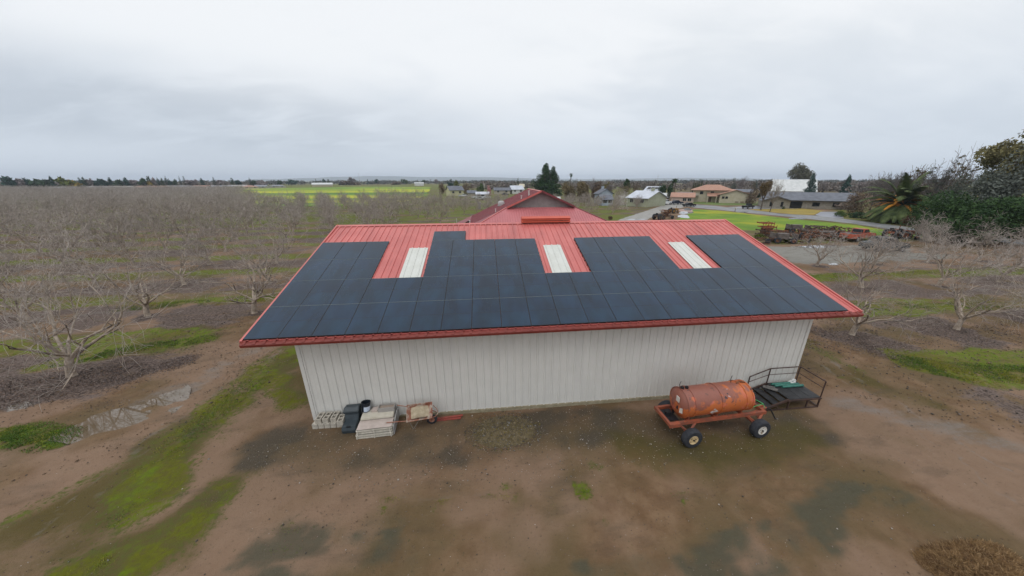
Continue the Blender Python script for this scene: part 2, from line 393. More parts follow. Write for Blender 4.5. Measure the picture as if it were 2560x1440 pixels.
def ground_mat():
    M = bpy.data.materials.new('ground_surface'); M.use_nodes = True; t = M.node_tree; b = t.nodes['Principled BSDF']
    tc = t.nodes.new('ShaderNodeTexCoord'); P = tc.outputs['Object']
    def attr(nm):
        a = t.nodes.new('ShaderNodeVertexColor'); a.layer_name = nm
        s = t.nodes.new('ShaderNodeSeparateColor'); t.links.new(a.outputs[0], s.inputs[0]); return s.outputs
    A, B, C = attr('surf_a'), attr('surf_b'), attr('surf_c')
    nf = noise(t, P, 9, 6, .65); nm = noise(t, P, 1.7, 6, .6); nl = noise(t, P, .28, 4, .55); nff = noise(t, P, 34, 4, .7)
    mp = t.nodes.new('ShaderNodeMapping'); mp.inputs['Scale'].default_value = (.35, 1.6, 1); t.links.new(P, mp.inputs[0])
    nst = noise(t, mp.outputs[0], 1.3, 5, .6)
    mp2 = t.nodes.new('ShaderNodeMapping'); mp2.inputs['Scale'].default_value = (.5, 1.5, 1); mp2.inputs['Rotation'].default_value = (0, 0, .12); t.links.new(P, mp2.inputs[0])
    def msk(m, n, amp, a=.38, c=.62): return smooth(t, mathn(t, 'MULTIPLY_ADD', mathn(t, 'SUBTRACT', mathn(t, 'MULTIPLY_ADD', nf, .35, mathn(t, 'MULTIPLY', n, .65)), .5), amp*2.6, m), a, c)
    col = mixc(t, smooth(t, nm, .3, .7), (.122, .070, .036), (.188, .118, .068))
    col = mixc(t, smooth(t, nl, .35, .65), col, mixc(t, nf, (.088, .060, .028), (.125, .088, .044)))
    col = mixc(t, mathn(t, 'MULTIPLY', B[1], .85), col, mixc(t, nm, (.180, .112, .072), (.235, .156, .108)))
    # planted ground: cool grey-brown mud
    col = mixc(t, msk(A[2], nst, .8, .25, .7), col, mixc(t, nf, (.092, .067, .056), (.21, .158, .136)))
    col = mixc(t, msk(A[2], nf, 1.6, .35, 1.2), col, (.055, .038, .030))
    col = mixc(t, mathn(t, 'MULTIPLY', msk(B[0], nm, .5, .05, 1.05), .92), col, mixc(t, smooth(t, nff, .35, .7), (.040, .032, .023), (.105, .085, .062)))
    col = mixc(t, mathn(t, 'MULTIPLY', msk(C[2], nm, .5, .10, 1.0), .85), col, mixc(t, nf, (.050, .040, .009), (.085, .066, .016)))
    col = mixc(t, mathn(t, 'MULTIPLY', msk(B[2], nm, .45, .05, 1.1), .85), col, mixc(t, nf, (.044, .044, .028), (.080, .076, .052)))
    col = mixc(t, msk(C[0], nm, .3), col, mixc(t, nst, (.13, .12, .10), (.235, .222, .195)))
    col = mixc(t, mathn(t, 'MULTIPLY', msk(C[1], nst, .5, .25, .8), .7), col, (.165, .145, .128))
    # grass and moss
    g = msk(A[0], nm, .6, .16, .80)
    gf = msk(A[0], nf, 1.0, .30, .85)
    gm = mathn(t, 'MAXIMUM', mathn(t, 'MULTIPLY', g, .62), gf)
    gm = mathn(t, 'MULTIPLY', gm, mathn(t, 'MULTIPLY_ADD', smooth(t, noise(t, P, 4.5, 6, .7), .36, .58), .55, .45))
    gcol = mixc(t, nf, (.046, .082, .003), (.135, .180, .005))
    gcol = mixc(t, msk(A[1], nm, .9, .30, .95), gcol, mixc(t, nf, (.060, .072, .004), (.125, .122, .007)))
    gcol = mixc(t, mathn(t, 'MULTIPLY', smooth(t, noise(t, P, 3.1, 6, .65), .42, .66), .55), gcol, mixc(t, nff, (.050, .052, .008), (.095, .080, .014)))
    gcol = mixc(t, smooth(t, A[0], .95, .55), gcol, (.075, .078, .018))
    col = mixc(t, gm, col, gcol)
    col = mixc(t, mathn(t, 'MULTIPLY', smooth(t, noise(t, mp2.outputs[0], 1.0, 6, .62), .50, .74), .42), col, (.062, .048, .032))
    # pale pebbles
    vo = t.nodes.new('ShaderNodeTexVoronoi'); vo.inputs['Scale'].default_value = 5.5; t.links.new(P, vo.inputs['Vector'])
    peb = mathn(t, 'MULTIPLY', mathn(t, 'SUBTRACT', 1.0, smooth(t, vo.outputs['Distance'], .05, .10)), smooth(t, nm, .50, .62))
    col = mixc(t, mathn(t, 'MULTIPLY', peb, .5), col, (.36, .32, .28))
    t.links.new(col, b.inputs['Base Color'])
    rg = mathn(t, 'MULTIPLY_ADD', msk(C[1], nst, .5, .25, .8), -.42, .88)
    rg = mathn(t, 'SUBTRACT', rg, mathn(t, 'MULTIPLY', C[0], .25))
    t.links.new(rg, b.inputs['Roughness']); b.inputs['Specular IOR Level'].default_value = .16
    bn = t.nodes.new('ShaderNodeBump'); bn.inputs['Distance'].default_value = .06; bn.inputs['Strength'].default_value = .9
    hgtn = mathn(t, 'ADD', nm, mathn(t, 'ADD', mathn(t, 'MULTIPLY', nf, .6), mathn(t, 'MULTIPLY', nff, .3)))
    t.links.new(hgtn, bn.inputs['Height']); t.links.new(bn.outputs[0], b.inputs['Normal'])
    return M
build_ground()

# flat sheets lying on the ground, outlined where the photograph shows them
def sheet(name, poly, mt, lift, kind='structure', jit=.0, label=None, step=None):
    pts = [Vector((*p, 0)) for p in poly]; out = []
    for a, b in zip(pts, pts[1:]+pts[:1]):
        L = (b-a).length; n = max(1, int(L/(step or max(1.0, L/8))))
        for k in range(n): out.append(a+(b-a)*k/n)
    if jit:
        rr = random.Random(len(out)); out = [p+Vector((rr.uniform(-jit, jit), rr.uniform(-jit, jit), 0)) for p in out]
    vs = [(p.x, p.y, gz(p.x)+lift) for p in out]
    me = bpy.data.meshes.new(name); me.from_pydata(vs, [], [tuple(range(len(vs)))])
    me.materials.append(mt)
    import bmesh
    bm = bmesh.new(); bm.from_mesh(me); bmesh.ops.triangulate(bm, faces=bm.faces[:]); bmesh.ops.recalc_face_normals(bm, faces=bm.faces)
    for f in bm.faces:
        if f.normal.z < 0: f.normal_flip()
    bm.to_mesh(me); bm.free()
    o = link(name, me); tag(o, kind=kind); return o
def pp(pts): return [at(*p) for p in pts]
asph = mat('asphalt', (.150, .150, .150), (.215, .212, .208), 1.2, .6, bump=.01, bscale=60, c3=(.12, .12, .125), s3=.15)
asphw = mat('asphalt_wet', (.16, .165, .19), (.22, .225, .26), .5, .35)
driv = mat('gravel_drive', (.20, .19, .17), (.27, .255, .235), .8, .7, bump=.02, bscale=20)
fieldg = mat('bright_grass', (.080, .160, .006), (.160, .230, .006), .14, .95, c3=(.240, .250, .006), s3=.07, bump=.05, bscale=8, detail=8)
golden = mat('dry_lawn', (.20, .15, .02), (.28, .20, .03), .3, .9)
lawn = mat('green_lawn', (.06, .10, .02), (.12, .15, .03), .3, .9)
mustard = mat('mustard_field', (.10, .19, .008), (.36, .36, .008), 1.0, .95, detail=5, c3=(.055, .13, .012), s3=.8, lo=.42, hi=.58)
for l_ in [n_ for n_ in mustard.node_tree.nodes if n_.type == 'TEX_NOISE']:
    mp_ = mustard.node_tree.nodes.new('ShaderNodeMapping'); mp_.inputs['Scale'].default_value = (.006, .035, 1); tc_ = [n_ for n_ in mustard.node_tree.nodes if n_.type == 'TEX_COORD'][0]
    mustard.node_tree.links.new(tc_.outputs['Object'], mp_.inputs[0]); mustard.node_tree.links.new(mp_.outputs[0], l_.inputs['Vector'])
sheet('drive', pp([(1528, 558), (1560, 545), (1595, 534), (1631, 522), (1655, 514), (1639, 501), (1666, 501.5), (1695, 506), (1727, 511), (1738, 518), (1717, 516), (1690, 523), (1666, 526), (1640, 537), (1612, 553)]), driv, .012, jit=.15)
sheet('road', pp([(1717, 510), (1787, 514.4), (1818, 518.6), (1865, 522.8), (1952, 534.5), (2053, 540), (2130, 549.7), (2164, 554), (2268, 567.5), (2331, 574), (2560, 598), (2800, 620), (2800, 640), (2560, 612), (2331, 586), (2206, 570.5), (2130, 559), (1985, 543.5), (1868, 532), (1794, 524.5), (1738, 519.4), (1717, 516)]), asph, .018, jit=.08)
sheet('side_road', pp([(1817, 518), (1880, 515), (1935, 514), (2002, 513.5), (2006, 521), (1952, 522), (1868, 522.5)]), asphw, .022)
sheet('house_drive', pp([(2052, 529.5), (2096, 530), (2110, 546), (2080, 544), (2052, 540.5), (2038, 537.5)]), asphw, .022)
sheet('field', pp([(1640, 560), (1690, 549), (1718, 538), (1733, 523), (1794, 526), (1885, 536), (1969, 546), (2130, 562), (2260, 582), (2340, 594), (2300, 594), (2180, 586), (2070, 573), (1952, 579), (1851, 574), (1800, 585)]), fieldg, .010, jit=.5, step=1.5)
sheet('dry_lawn', pp([(1868, 523.5), (1960, 521.5), (2008, 521.5), (2060, 527), (2050, 530), (2036, 537), (2000, 537), (1950, 533)]), golden, .010, jit=.2)
sheet('lawn', pp([(1700, 505.5), (1760, 503), (1840, 504), (1900, 504), (1990, 505), (2000, 512), (1935, 513.5), (1880, 513), (1800, 513.5), (1740, 510)]), lawn, .010, jit=.3)
sheet('pasture', pp([(1900, 504), (1960, 488), (2080, 486), (2090, 500), (2000, 506), (1940, 506)]), lawn, .008, jit=.3)
sheet('mustard_field', [far(628, 155), far(700, 143), far(900, 137), far(1000, 150), (-27, 197), far(1068, 250), far(1075, 500), far(900, 560), far(640, 520), far(575, 470), far(560, 400), far(590, 280)], mustard, .05, jit=1.5, step=12)
water = mat('puddle_water', (.140, .105, .075), (.105, .075, .045), 1.5, .03, spec=.5)
MATS['puddle_water'].node_tree.nodes['Principled BSDF'].inputs['IOR'].default_value = 1.7
water2 = mat('far_puddle_water', (.30, .30, .30), None, rough=.02, spec=1.0)
MATS['far_puddle_water'].node_tree.nodes['Principled BSDF'].inputs['IOR'].default_value = 2.2
def puddle(cx, cy, rx, ry, mt=None, seed=0):
    rr = random.Random(seed); ph = [rr.uniform(0, 6.28) for _ in range(4)]; pts = []
    for k in range(40):
        a = 2*math.pi*k/40; q = 1+.18*math.sin(2*a+ph[0])+.12*math.sin(3*a+ph[1])+.09*math.sin(5*a+ph[2])+.06*math.sin(9*a+ph[3])
        pts.append(at(cx+rx*q*math.cos(a), cy+ry*q*math.sin(a)))
    sheet('puddle', pts, mt or water2, .03)
for i, a in enumerate([(1716, 527, 20, 5.5), (1709, 541, 13, 5), (1707, 533, 10, 1.8), (1855, 530.5, 13, 1.6), (1992, 546.5, 19, 2.2), (2043, 616.5, 48, 3.2), (2083, 661, 14, 2), (1652, 511.3, 18, .8), (1580, 511.5, 34, .6), (1590, 549, 22, 1.5), (1345, 492, 30, .6)]): puddle(*a, seed=i)
sheet('puddle', pp([(120, 1080), (185, 1030), (250, 1010), (319, 998), (360, 975), (400, 955), (455, 950), (478, 968), (470, 1000), (440, 1035), (418, 1052), (388, 1076), (360, 1100), (300, 1104), (240, 1104), (180, 1110), (120, 1100)]), water, -.022, jit=.0, step=.5)
sheet('puddle', pp([(20, 1010), (60, 1000), (90, 1012), (60, 1030), (15, 1030)]), water, -.022, jit=.0, step=.5)

# ================================================================== METAL BARN
TILT = R_(17.442); CT, ST = math.cos(TILT), math.sin(TILT)
PA, PB = 1.06, 1.67            # panel pitch across and up the slope
EZ = 4.05                      # panel surface height at the eave
ROFF = .085                    # roof sheet below panel surface
def rp(x, s, off=0.0):         # point on the front slope: s metres up from the lowest panel edge
    return (x, s*CT-off*-ST*0 - off*0 + (off*-ST)*1, EZ+s*ST+off*CT)
red = mat('red_roof_metal', (.47, .112, .098), (.53, .135, .118), .8, .42, bump=.003, bscale=4, spec=.5)
def streak(mt_, sx, sy, amt):
    t = mt_.node_tree; b = t.nodes['Principled BSDF']; src = b.inputs['Base Color'].links[0].from_socket
    mp_ = t.nodes.new('ShaderNodeMapping'); mp_.inputs['Scale'].default_value = (sx, sy, sy); tc_ = t.nodes.new('ShaderNodeTexCoord'); t.links.new(tc_.outputs['Object'], mp_.inputs[0])
    f_ = smooth(t, noise(t, mp_.outputs[0], 1.0, 5, .65), .45, .75); d_ = mixc(t, 1.0, src, (1-amt, 1-amt, 1-amt*.9), 'MULTIPLY'); t.links.new(mixc(t, f_, src, d_), b.inputs['Base Color'])
streak(red, 3.2, .25, .22)
def sheets(mt_, step, amt):
    t = mt_.node_tree; b = t.nodes['Principled BSDF']; src = b.inputs['Base Color'].links[0].from_socket
    tc_ = t.nodes.new('ShaderNodeTexCoord'); sp_ = t.nodes.new('ShaderNodeSeparateXYZ'); t.links.new(tc_.outputs['Object'], sp_.inputs[0])
    fl = mathn(t, 'FLOOR', mathn(t, 'DIVIDE', mathn(t, 'ADD', sp_.outputs[0], 50.0), step)); wn = t.nodes.new('ShaderNodeTexWhiteNoise'); wn.noise_dimensions = '1D'; t.links.new(fl, wn.inputs['W'])
    v_ = mathn(t, 'MULTIPLY_ADD', wn.outputs['Value'], amt, 1-amt); cc_ = t.nodes.new('ShaderNodeCombineColor')
    for i in range(3): t.links.new(v_, cc_.inputs[i])
    t.links.new(mixc(t, 1.0, src, cc_.outputs[0], 'MULTIPLY'), b.inputs['Base Color'])
sheets(red, .9144, .10)
redtrim = mat('red_trim_metal', (.145, .020, .013), (.18, .028, .019), 2, .55)
redvent = mat('orange_red_metal', (.46, .075, .040), (.52, .09, .05), 2, .45)
wallm = mat('grey_white_siding', (.590, .575, .540), (.615, .60, .565), 1.5, .6); streak(wallm, 2.5, .35, .05)
conc = mat('tan_concrete', (.22, .19, .12), (.30, .26, .18), 6, .9, bump=.01)
skyl = mat('skylight_plastic', (.50, .50, .455), (.54, .54, .50), 2, .5)
blackm = mat('black_frame_metal', (.010, .010, .012), None, rough=.5)
greym = mat('grey_frame_edge', (.13, .17, .19), None, rough=.5)
def glass_mat():
    M = bpy.data.materials.new('solar_glass'); M.use_nodes = True; t = M.node_tree; b = t.nodes['Principled BSDF']
    tc = t.nodes.new('ShaderNodeTexCoord'); sp = t.nodes.new('ShaderNodeSeparateXYZ'); t.links.new(tc.outputs['Object'], sp.inputs[0])
    oi = t.nodes.new('ShaderNodeObjectInfo')
    c = mixc(t, oi.outputs['Random'], (.003, .014, .034), (.006, .021, .046))
    c = mixc(t, smooth(t, noise(t, tc.outputs['Object'], 1.1, 3, .5), .4, .65), c, (.005, .022, .044))
    gp_ = t.nodes.new('ShaderNodeNewGeometry'); mpp = t.nodes.new('ShaderNodeMapping'); mpp.inputs['Scale'].default_value = (1.5, .55, .55); t.links.new(gp_.outputs['Position'], mpp.inputs[0])
    nv = mathn(t, 'MULTIPLY_ADD', smooth(t, noise(t, mpp.outputs[0], 1.0, 4, .6), .34, .66), .50, .72); cv = t.nodes.new('ShaderNodeCombineColor')
    for i in range(3): t.links.new(nv, cv.inputs[i])
    c = mixc(t, 1.0, c, cv.outputs[0], 'MULTIPLY')
    ln = mathn(t, 'SUBTRACT', 1.0, smooth(t, mathn(t, 'ABSOLUTE', sp.outputs[1]), .004, .016))
    c = mixc(t, mathn(t, 'MULTIPLY', ln, .5), c, (.004, .006, .008))
    t.links.new(c, b.inputs['Base Color']); b.inputs['Roughness'].default_value = .16; b.inputs['Specular IOR Level'].default_value = .5
    b.inputs['IOR'].default_value = 1.36
    r = mathn(t, 'MULTIPLY_ADD', noise(t, tc.outputs['Object'], 2.0, 4, .6), .16, .10); t.links.new(r, b.inputs['Roughness'])
    return M
glassm = glass_mat()
def ribbed(mb, x0, x1, pitch, f, s0, s1, h=.042, w=.085, top=.04, mi=0, phase=0.0):
    """sheet of trapezoid ribs; f(x, s, height) gives the point"""
    xs = []; k = 0; x = x0+phase
    prof = [(x0, 0)]
    while x+w < x1:
        prof += [(x, 0), (x+(w-top)/2, h), (x+(w+top)/2, h), (x+w, 0), (x+pitch*.5+.01, 0), (x+pitch*.5+.03, h*.18), (x+pitch*.5+.06, h*.18), (x+pitch*.5+.08, 0)]
        x += pitch
    prof = [p for p in prof if p[0] <= x1-.005]+[(x1, 0)]
    n = len(prof); vs = [f(p[0], s0, p[1]) for p in prof]+[f(p[0], s1, p[1]) for p in prof]
    mb.add(vs, [(i, i+1, n+i+1, n+i) for i in range(n-1)], mi)
BX0, BX1, BY0, BY1 = 1.2, 21.5, .6, 16.2
SR, SE = 8.82, -.03             # slope length to the ridge, and eave
RX0, RX1 = -.03, 22.83
def build_barn():
    cx, cy = 11.35, 8.4
    barn = empty('metal_barn', (cx, cy, 0), label='long grey-white metal barn with red ribbed roof covered in dark solar panels', cat='barn')
    def L(x, y, z): return (x-cx, y-cy, z)
    front = lambda x, s, h: L(*rp(x, s, -ROFF+h))
    ridge = rp(0, SR, -ROFF)
    def back(x, s, h):
        p = rp(x, s, -ROFF+h); return L(x, 2*ridge[1]-p[1], p[2])
    mb = MB(); ribbed(mb, RX0, RX1, .3048, front, SE, SR, phase=.12); ribbed(mb, RX0, RX1, .3048, back, SE, SR, phase=.12)
    # underside of the sheets
    a, b = front(RX0, SE, -.02), front(RX1, SR, -.02)
    for fn in (front, back): mb.add([fn(RX0, SE, -.03), fn(RX1, SE, -.03), fn(RX1, SR, -.03), fn(RX0, SR, -.03)], [(0, 1, 2, 3)])
    roof = mb.build('roof', red, barn)
    # ridge cap
    mb = MB(); pr = []
    for q in (-.2, -.06, 0, .06, .2): pr.append((ridge[1]-cy+q, ridge[2]-abs(q)*math.tan(TILT)+.045))
    mb.prism(pr+[(p[0], p[1]-.012) for p in pr[::-1]], RX0-cx, RX1-cx, 'X'); mb.build('ridge_cap', red, barn)
    # rake trims with their folds
    for xx in (RX0, RX1):
        mb = MB(); sgn = 1 if xx > cx else -1
        for fn in (front, back):
            mb.bar(fn(xx+sgn*.02, SE-.02, .03), fn(xx+sgn*.02, SR, .03), .07, .06)
            mb.bar(fn(xx+sgn*.065, SE-.02, -.07), fn(xx+sgn*.065, SR, -.07), .02, .17)
        mb.build('rake_trim', red, barn)
    # gutter along the front eave: an open channel with a dark lip
    e = rp(0, SE, -ROFF); y0, z0 = e[1]-cy, e[2]
    mb = MB(); mb.prism([(y0+.02, z0+.0), (y0-.03, z0-.012), (y0-.10, z0-.035), (y0-.135, z0-.07), (y0-.12, z0-.155), (y0-.06, z0-.19), (y0+.02, z0-.19)], RX0-cx-.02, RX1-cx+.02, 'X'); [mb.bar((RX0-cx+.1+.3048*k, y0-.01, z0+.01), (RX0-cx+.1+.3048*k, y0-.125, z0-.045), .085, .022) for k in range(75)]; mb.build('gutter', redtrim, barn)
    mb = MB(); mb.bb(RX0-cx, RX1-cx, y0+.026, BY0-cy-.01, z0-.16, z0-.13); mb.build('soffit', wallm, barn)
    mb = MB(); eb = 2*ridge[1]-e[1]-cy; mb.bb(RX0-cx, RX1-cx, eb-.02, eb+.12, z0-.19, z0-.03); mb.build('gutter', redtrim, barn)
    # ribbed end closure seen below the panels
    # skylights replace roof sheets
    for x0 in (4.28, 10.94, 17.70):
        mb = MB(); ribbed(mb, x0, x0+.90, .3048, lambda x, s, h: front(x, s, h+.046), 3.30, 6.0, h=.03, phase=.10); o = mb.build('skylight', skyl, barn)
    # ridge vent
    mb = MB(); y1 = ridge[1]-cy
    prof = [(y1-.26, ridge[2]+.04), (y1-.26, ridge[2]+.09), (y1-.18, ridge[2]+.11), (y1-.18, ridge[2]+.24), (y1-.22, ridge[2]+.27), (y1, ridge[2]+.37), (y1+.22, ridge[2]+.27), (y1+.18, ridge[2]+.24), (y1+.18, ridge[2]+.11), (y1+.26, ridge[2]+.04)]
    mb.prism(prof, 10.12-cx, 12.98-cx, 'X'); mb.build('ridge_vent', redvent, barn)
    mb = MB(); mb.bb(10.13-cx, 12.97-cx, y1-.245, y1-.19, ridge[2]+.03, ridge[2]+.034); mb.bb(10.2-cx, 12.9-cx, y1-.187, y1-.183, ridge[2]+.115, ridge[2]+.14); mb.build('vent_slot', blackm, barn)
    # walls
    zt = z0-.13
    mb = MB()
    ribbed(mb, BX0, BX1, .3048, lambda x, s, h: L(x, BY0-h, s), .13, zt, h=.032, w=.08, top=.045, phase=.10)
    mb.build('front_wall', wallm, barn)
    mb = MB(); mb.bb(BX0-cx, BX1-cx, BY0-cy+.001, BY0-cy+.06, .1, zt)
    mb.bb(BX0-cx-.03, BX0-cx+.10, BY0-cy-.035, BY0-cy+.10, .13, zt); mb.bb(BX1-cx-.10, BX1-cx+.03, BY0-cy-.035, BY0-cy+.10, .13, zt)
    mb.build('corner_trim', wallm, barn)
    for xx in (BX0, BX1):
        sg = -1 if xx == BX0 else 1
        mb = MB(); prof = []
        ys = np.arange(BY0+.12, BY1-.1, .3048)
        pts = [(BY0+.1, 0)]
        for y in ys: pts += [(y, 0), (y+.025, .028), (y+.075, .028), (y+.10, 0)]
        pts.append((BY1, 0)); n = len(pts)
        def zz(y): return EZ-ROFF-.06+min(y, 2*ridge[1]-y)*math.tan(TILT)
        vs = [L(xx+sg*h, y, .2) for y, h in pts]+[L(xx+sg*h, y, zz(y)) for y, h in pts]
        mb.add(vs, [(i, i+1, n+i+1, n+i) for i in range(n-1)]); mb.build('end_wall', wallm, barn)
    mb = MB(); mb.bb(BX0-cx, BX1-cx, BY1-cy-.05, BY1-cy, 0, zt); mb.build('back_wall', wallm, barn)
    mb = MB(); mb.bb(BX0-cx-.04, BX1-cx+.04, BY0-cy-.06, BY0-cy+.3, -.2, .14); mb.bb(BX0-cx-.04, BX0-cx+.2, BY0-cy+.305, BY1-cy, -.2, .20); mb.bb(BX1-cx-.2, BX1-cx+.04, BY0-cy+.305, BY1-cy, -.2, .20)
    mb.build('foundation', conc, barn)
    mb = MB(); rr = random.Random(3)
    # solar panels
    pm = MB(); w, l, th = PA-.009, PB-.012, .040
    pm.box((0, 0, -th/2-.001), (w, l, th), mi=0)
    pm.add([(-w/2+.011, -l/2+.014, .0005), (w/2-.011, -l/2+.014, .0005), (w/2-.011, l/2-.014, .0005), (-w/2+.011, l/2-.014, .0005)], [(0, 1, 2, 3)], 1)
    pm.bar((-w/2, l/2+.004, -.004), (w/2, l/2+.004, -.004), .013, .016, mi=2)
    first = None
    def panel(x, s, rot=0):
        nonlocal first
        if first is None:
            o = pm.build('solar_panel', [blackm, glassm, greym], barn); first = o
        else:
            o = first.copy(); COL.objects.link(o); o.parent = barn; KIDS[barn.name].append(o)
        p = rp(x, s, 0); o.location = L(*p)
        o.rotation_euler = (Matrix.Rotation(TILT, 3, 'X') @ Matrix.Rotation(rot, 3, 'Z')).to_euler()
        o.location.z += rr.uniform(-.003, .003)
        return o
    for r in range(4):
        for c in range(21):
            if r >= 2 and not (c <= 2 or 5 <= c <= 9 or 12 <= c <= 15 or c >= 18): continue
            panel((c+.5)*PA, (r+.5)*PB)
    tp = panel(5*PA+PB/2, 4*PB+PA/2, R_(90))
    # racking rails with clamps seen at the block sides
    mb = MB()
    for (x0, x1, s0, s1) in ((0, 3.0, 2, 4), (5, 10, 2, 4), (12, 16, 2, 4), (18, 21, 2, 4), (0, 21, 0, 2)):
        s = s0*PB+.25
        while s < s1*PB:
            a = L(*rp(x0*PA-(.03 if x0 else -.04), s, -.062)); b = L(*rp(x1*PA+.03, s, -.062)); mb.bar(a, b, .035, .035)
            s += .42
    mb.build('panel_rail', blackm, barn)
    return barn
build_barn()

# ================================================================== RED ROOFED HOUSE BEHIND THE BARN
def build_back_house():
    cx, cy = 15.0, 30.0
    H = empty('red_roofed_house', (cx, cy, 0), label='red metal hip-roofed house with dark gable behind the barn', cat='house')
    RXm, RZ, YG, YB, SL = 14.97, 7.72, 30.0, 42.0, .45
    redd = mat('shaded_red_roof_metal', (.165, .028, .034), (.20, .035, .042), 1, .55)  # side slopes: same roof metal, their shade put into a darker red
    gab = mat('grey_gable_siding', (.20, .18, .175), (.24, .22, .21), 2, .8)
    gx = 4.24; gzb = RZ-SL*gx; t = 6.6; zb = gzb-SL*t
    L = lambda x, y, z: (x-cx, y-cy, z)
    # front hip, ribbed
    mb = MB(); n = int((2*(gx+t))/.30)
    for k in range(n):
        xa = RXm-gx-t+k*.3; 
        for (a, b, h) in ((xa, xa+.22, 0.0), (xa+.22, xa+.26, .03), (xa+.26, xa+.30, .03)):
            pass
        def top(x):
            d = abs(x-RXm); return 0 if d <= gx else d-gx
        prof = [(xa, 0), (xa+.20, 0), (xa+.225, .035), (xa+.275, .035), (xa+.30, 0)]
        for (x1, h1), (x2, h2) in zip(prof, prof[1:]):
            mb.add([L(x1, YG-t, zb+h1), L(x2, YG-t, zb+h2), L(x2, YG-top(x2), gzb-SL*top(x2)+h2), L(x1, YG-top(x1), gzb-SL*top(x1)+h1)], [(0, 1, 2, 3)])
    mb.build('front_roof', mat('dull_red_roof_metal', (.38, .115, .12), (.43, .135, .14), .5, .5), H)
    # side slopes
    OV = .55
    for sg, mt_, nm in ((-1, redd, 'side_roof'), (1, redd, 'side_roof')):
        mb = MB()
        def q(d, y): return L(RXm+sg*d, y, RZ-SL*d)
        E_ = gx+t
        if sg < 0:
            # near part reaches low, then a porch notch, then the far part
            mb.add([q(0, YG-OV), q(0, YB), q(gx, YB), q(gx, YG-OV)], [(0, 1, 2, 3)])
            mb.add([q(gx, YG-.01), q(gx, YB), q(9.1, YB), q(9.1, YG-4.86)], [(0, 1, 2, 3)])
            mb.add([q(9.1, YG-4.86), q(9.1, YG+3.2), q(E_, YG+3.2), q(E_, YG-t)], [(0, 1, 2, 3)])
            mb.add([q(9.1, YG+6.2), q(9.1, YB), q(12.0, YB), q(12.0, YG+6.2)], [(0, 1, 2, 3)])
        else:
            mb.add([q(0, YG-OV), q(0, YB), q(gx, YB), q(gx, YG-OV)], [(0, 1, 2, 3)])
            mb.add([q(gx, YG-.01), q(gx, YB), q(E_, YB), q(E_, YG-t)], [(0, 1, 2, 3)])
        # ribs
        y = YG-.4
        while y < YB:
            mb.bar(q(.05, y), q(gx if y < YG else 9.0, y), .04, .05); y += .6
        mb.build(nm, mt_, H)
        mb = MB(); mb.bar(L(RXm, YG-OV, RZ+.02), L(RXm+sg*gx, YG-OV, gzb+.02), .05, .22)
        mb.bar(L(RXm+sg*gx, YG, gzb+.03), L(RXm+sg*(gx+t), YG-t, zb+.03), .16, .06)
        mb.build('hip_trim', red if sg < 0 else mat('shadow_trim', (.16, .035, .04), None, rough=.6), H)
    mb = MB(); mb.add([L(RXm-gx, YG, gzb), L(RXm+gx, YG, gzb), L(RXm, YG, RZ-.05)], [(0, 1, 2)]); mb.bb(RXm-gx-cx, RXm+gx-cx, YG-cy-.04, YG-cy+.0, gzb-.02, gzb+.05); mb.build('gable_wall', gab, H)
    mb = MB(); mb.prism([(RXm-cx-.15, RZ-.02), (RXm-cx, RZ+.06), (RXm-cx+.15, RZ-.02)], YG-OV-cy, YB-cy, 'Y'); mb.build('ridge_cap', red, H)
    mb = MB(); mb.bb(RXm-gx-t+1-cx, RXm+gx+t-1-cx, YG-t+1-cy, YB-.5-cy, 0, zb+.2); mb.build('wall', mat('house_wall', (.30, .28, .25), (.36, .33, .3), 2, .8), H)
    for x, y, h in ((3.2, YG+6.4, 3.0), (5.0, YG+6.4, 3.0), (3.2, YB-.5, 2.6), (5.6, YB-.5, 2.6)):
        mb = MB(); mb.bb(x-cx-.08, x-cx+.08, y-cy, y-cy+.16, 0, h); mb.build('porch_post', mat('white_post', (.6, .58, .52), None, rough=.6), H)
    for (d, y, h, r) in ((1.3, 31.5, .55, .09), (2.2, 32.0, .35, .07), (5.6, 30.6, .35, .06), (8.9, 31.5, .35, .07), (10.5, 33.5, .5, .07)):
        mb = MB(); b = (RXm-d-cx, y-cy, RZ-SL*d); mb.tube(b, (b[0], b[1], b[2]+h), r, n=10); mb.tube((b[0], b[1], b[2]+h), (b[0], b[1], b[2]+h+.07), r*1.6, n=10)
        mb.build('roof_pipe', mat('pale_metal', (.55, .5, .48), None, rough=.5), H)
    mb = MB(); d = 4.6; y = 36.0; b = (RXm-d-cx, y-cy, RZ-SL*d)
    mb.lathe([(.0, .62), (.3, .58), (.45, .42), (.5, .2), (.5, -.1)], 14, b); mb.build('roof_turbine', mat('grey_vent', (.30, .29, .29), (.4, .38, .37), 6, .5), H)
    mb = MB(); mb.add([(RXm-9.7-cx, 33.0-cy, RZ-SL*9.7-.25), (RXm-12.0-cx, 33.0-cy, RZ-SL*12-.3), (RXm-12.0-cx, 36.5-cy, RZ-SL*12-.3), (RXm-9.7-cx, 36.5-cy, RZ-SL*9.7-.25)], [(0, 1, 2, 3)]); mb.bb(RXm-9.3-cx, RXm-9.1-cx, 33.2-cy, 36.2-cy, 0, 3.3)
    mb.build('porch_shade_sheet', blackm, H)  # black sheet and slab stand in for the shade under the porch roof
build_back_house()

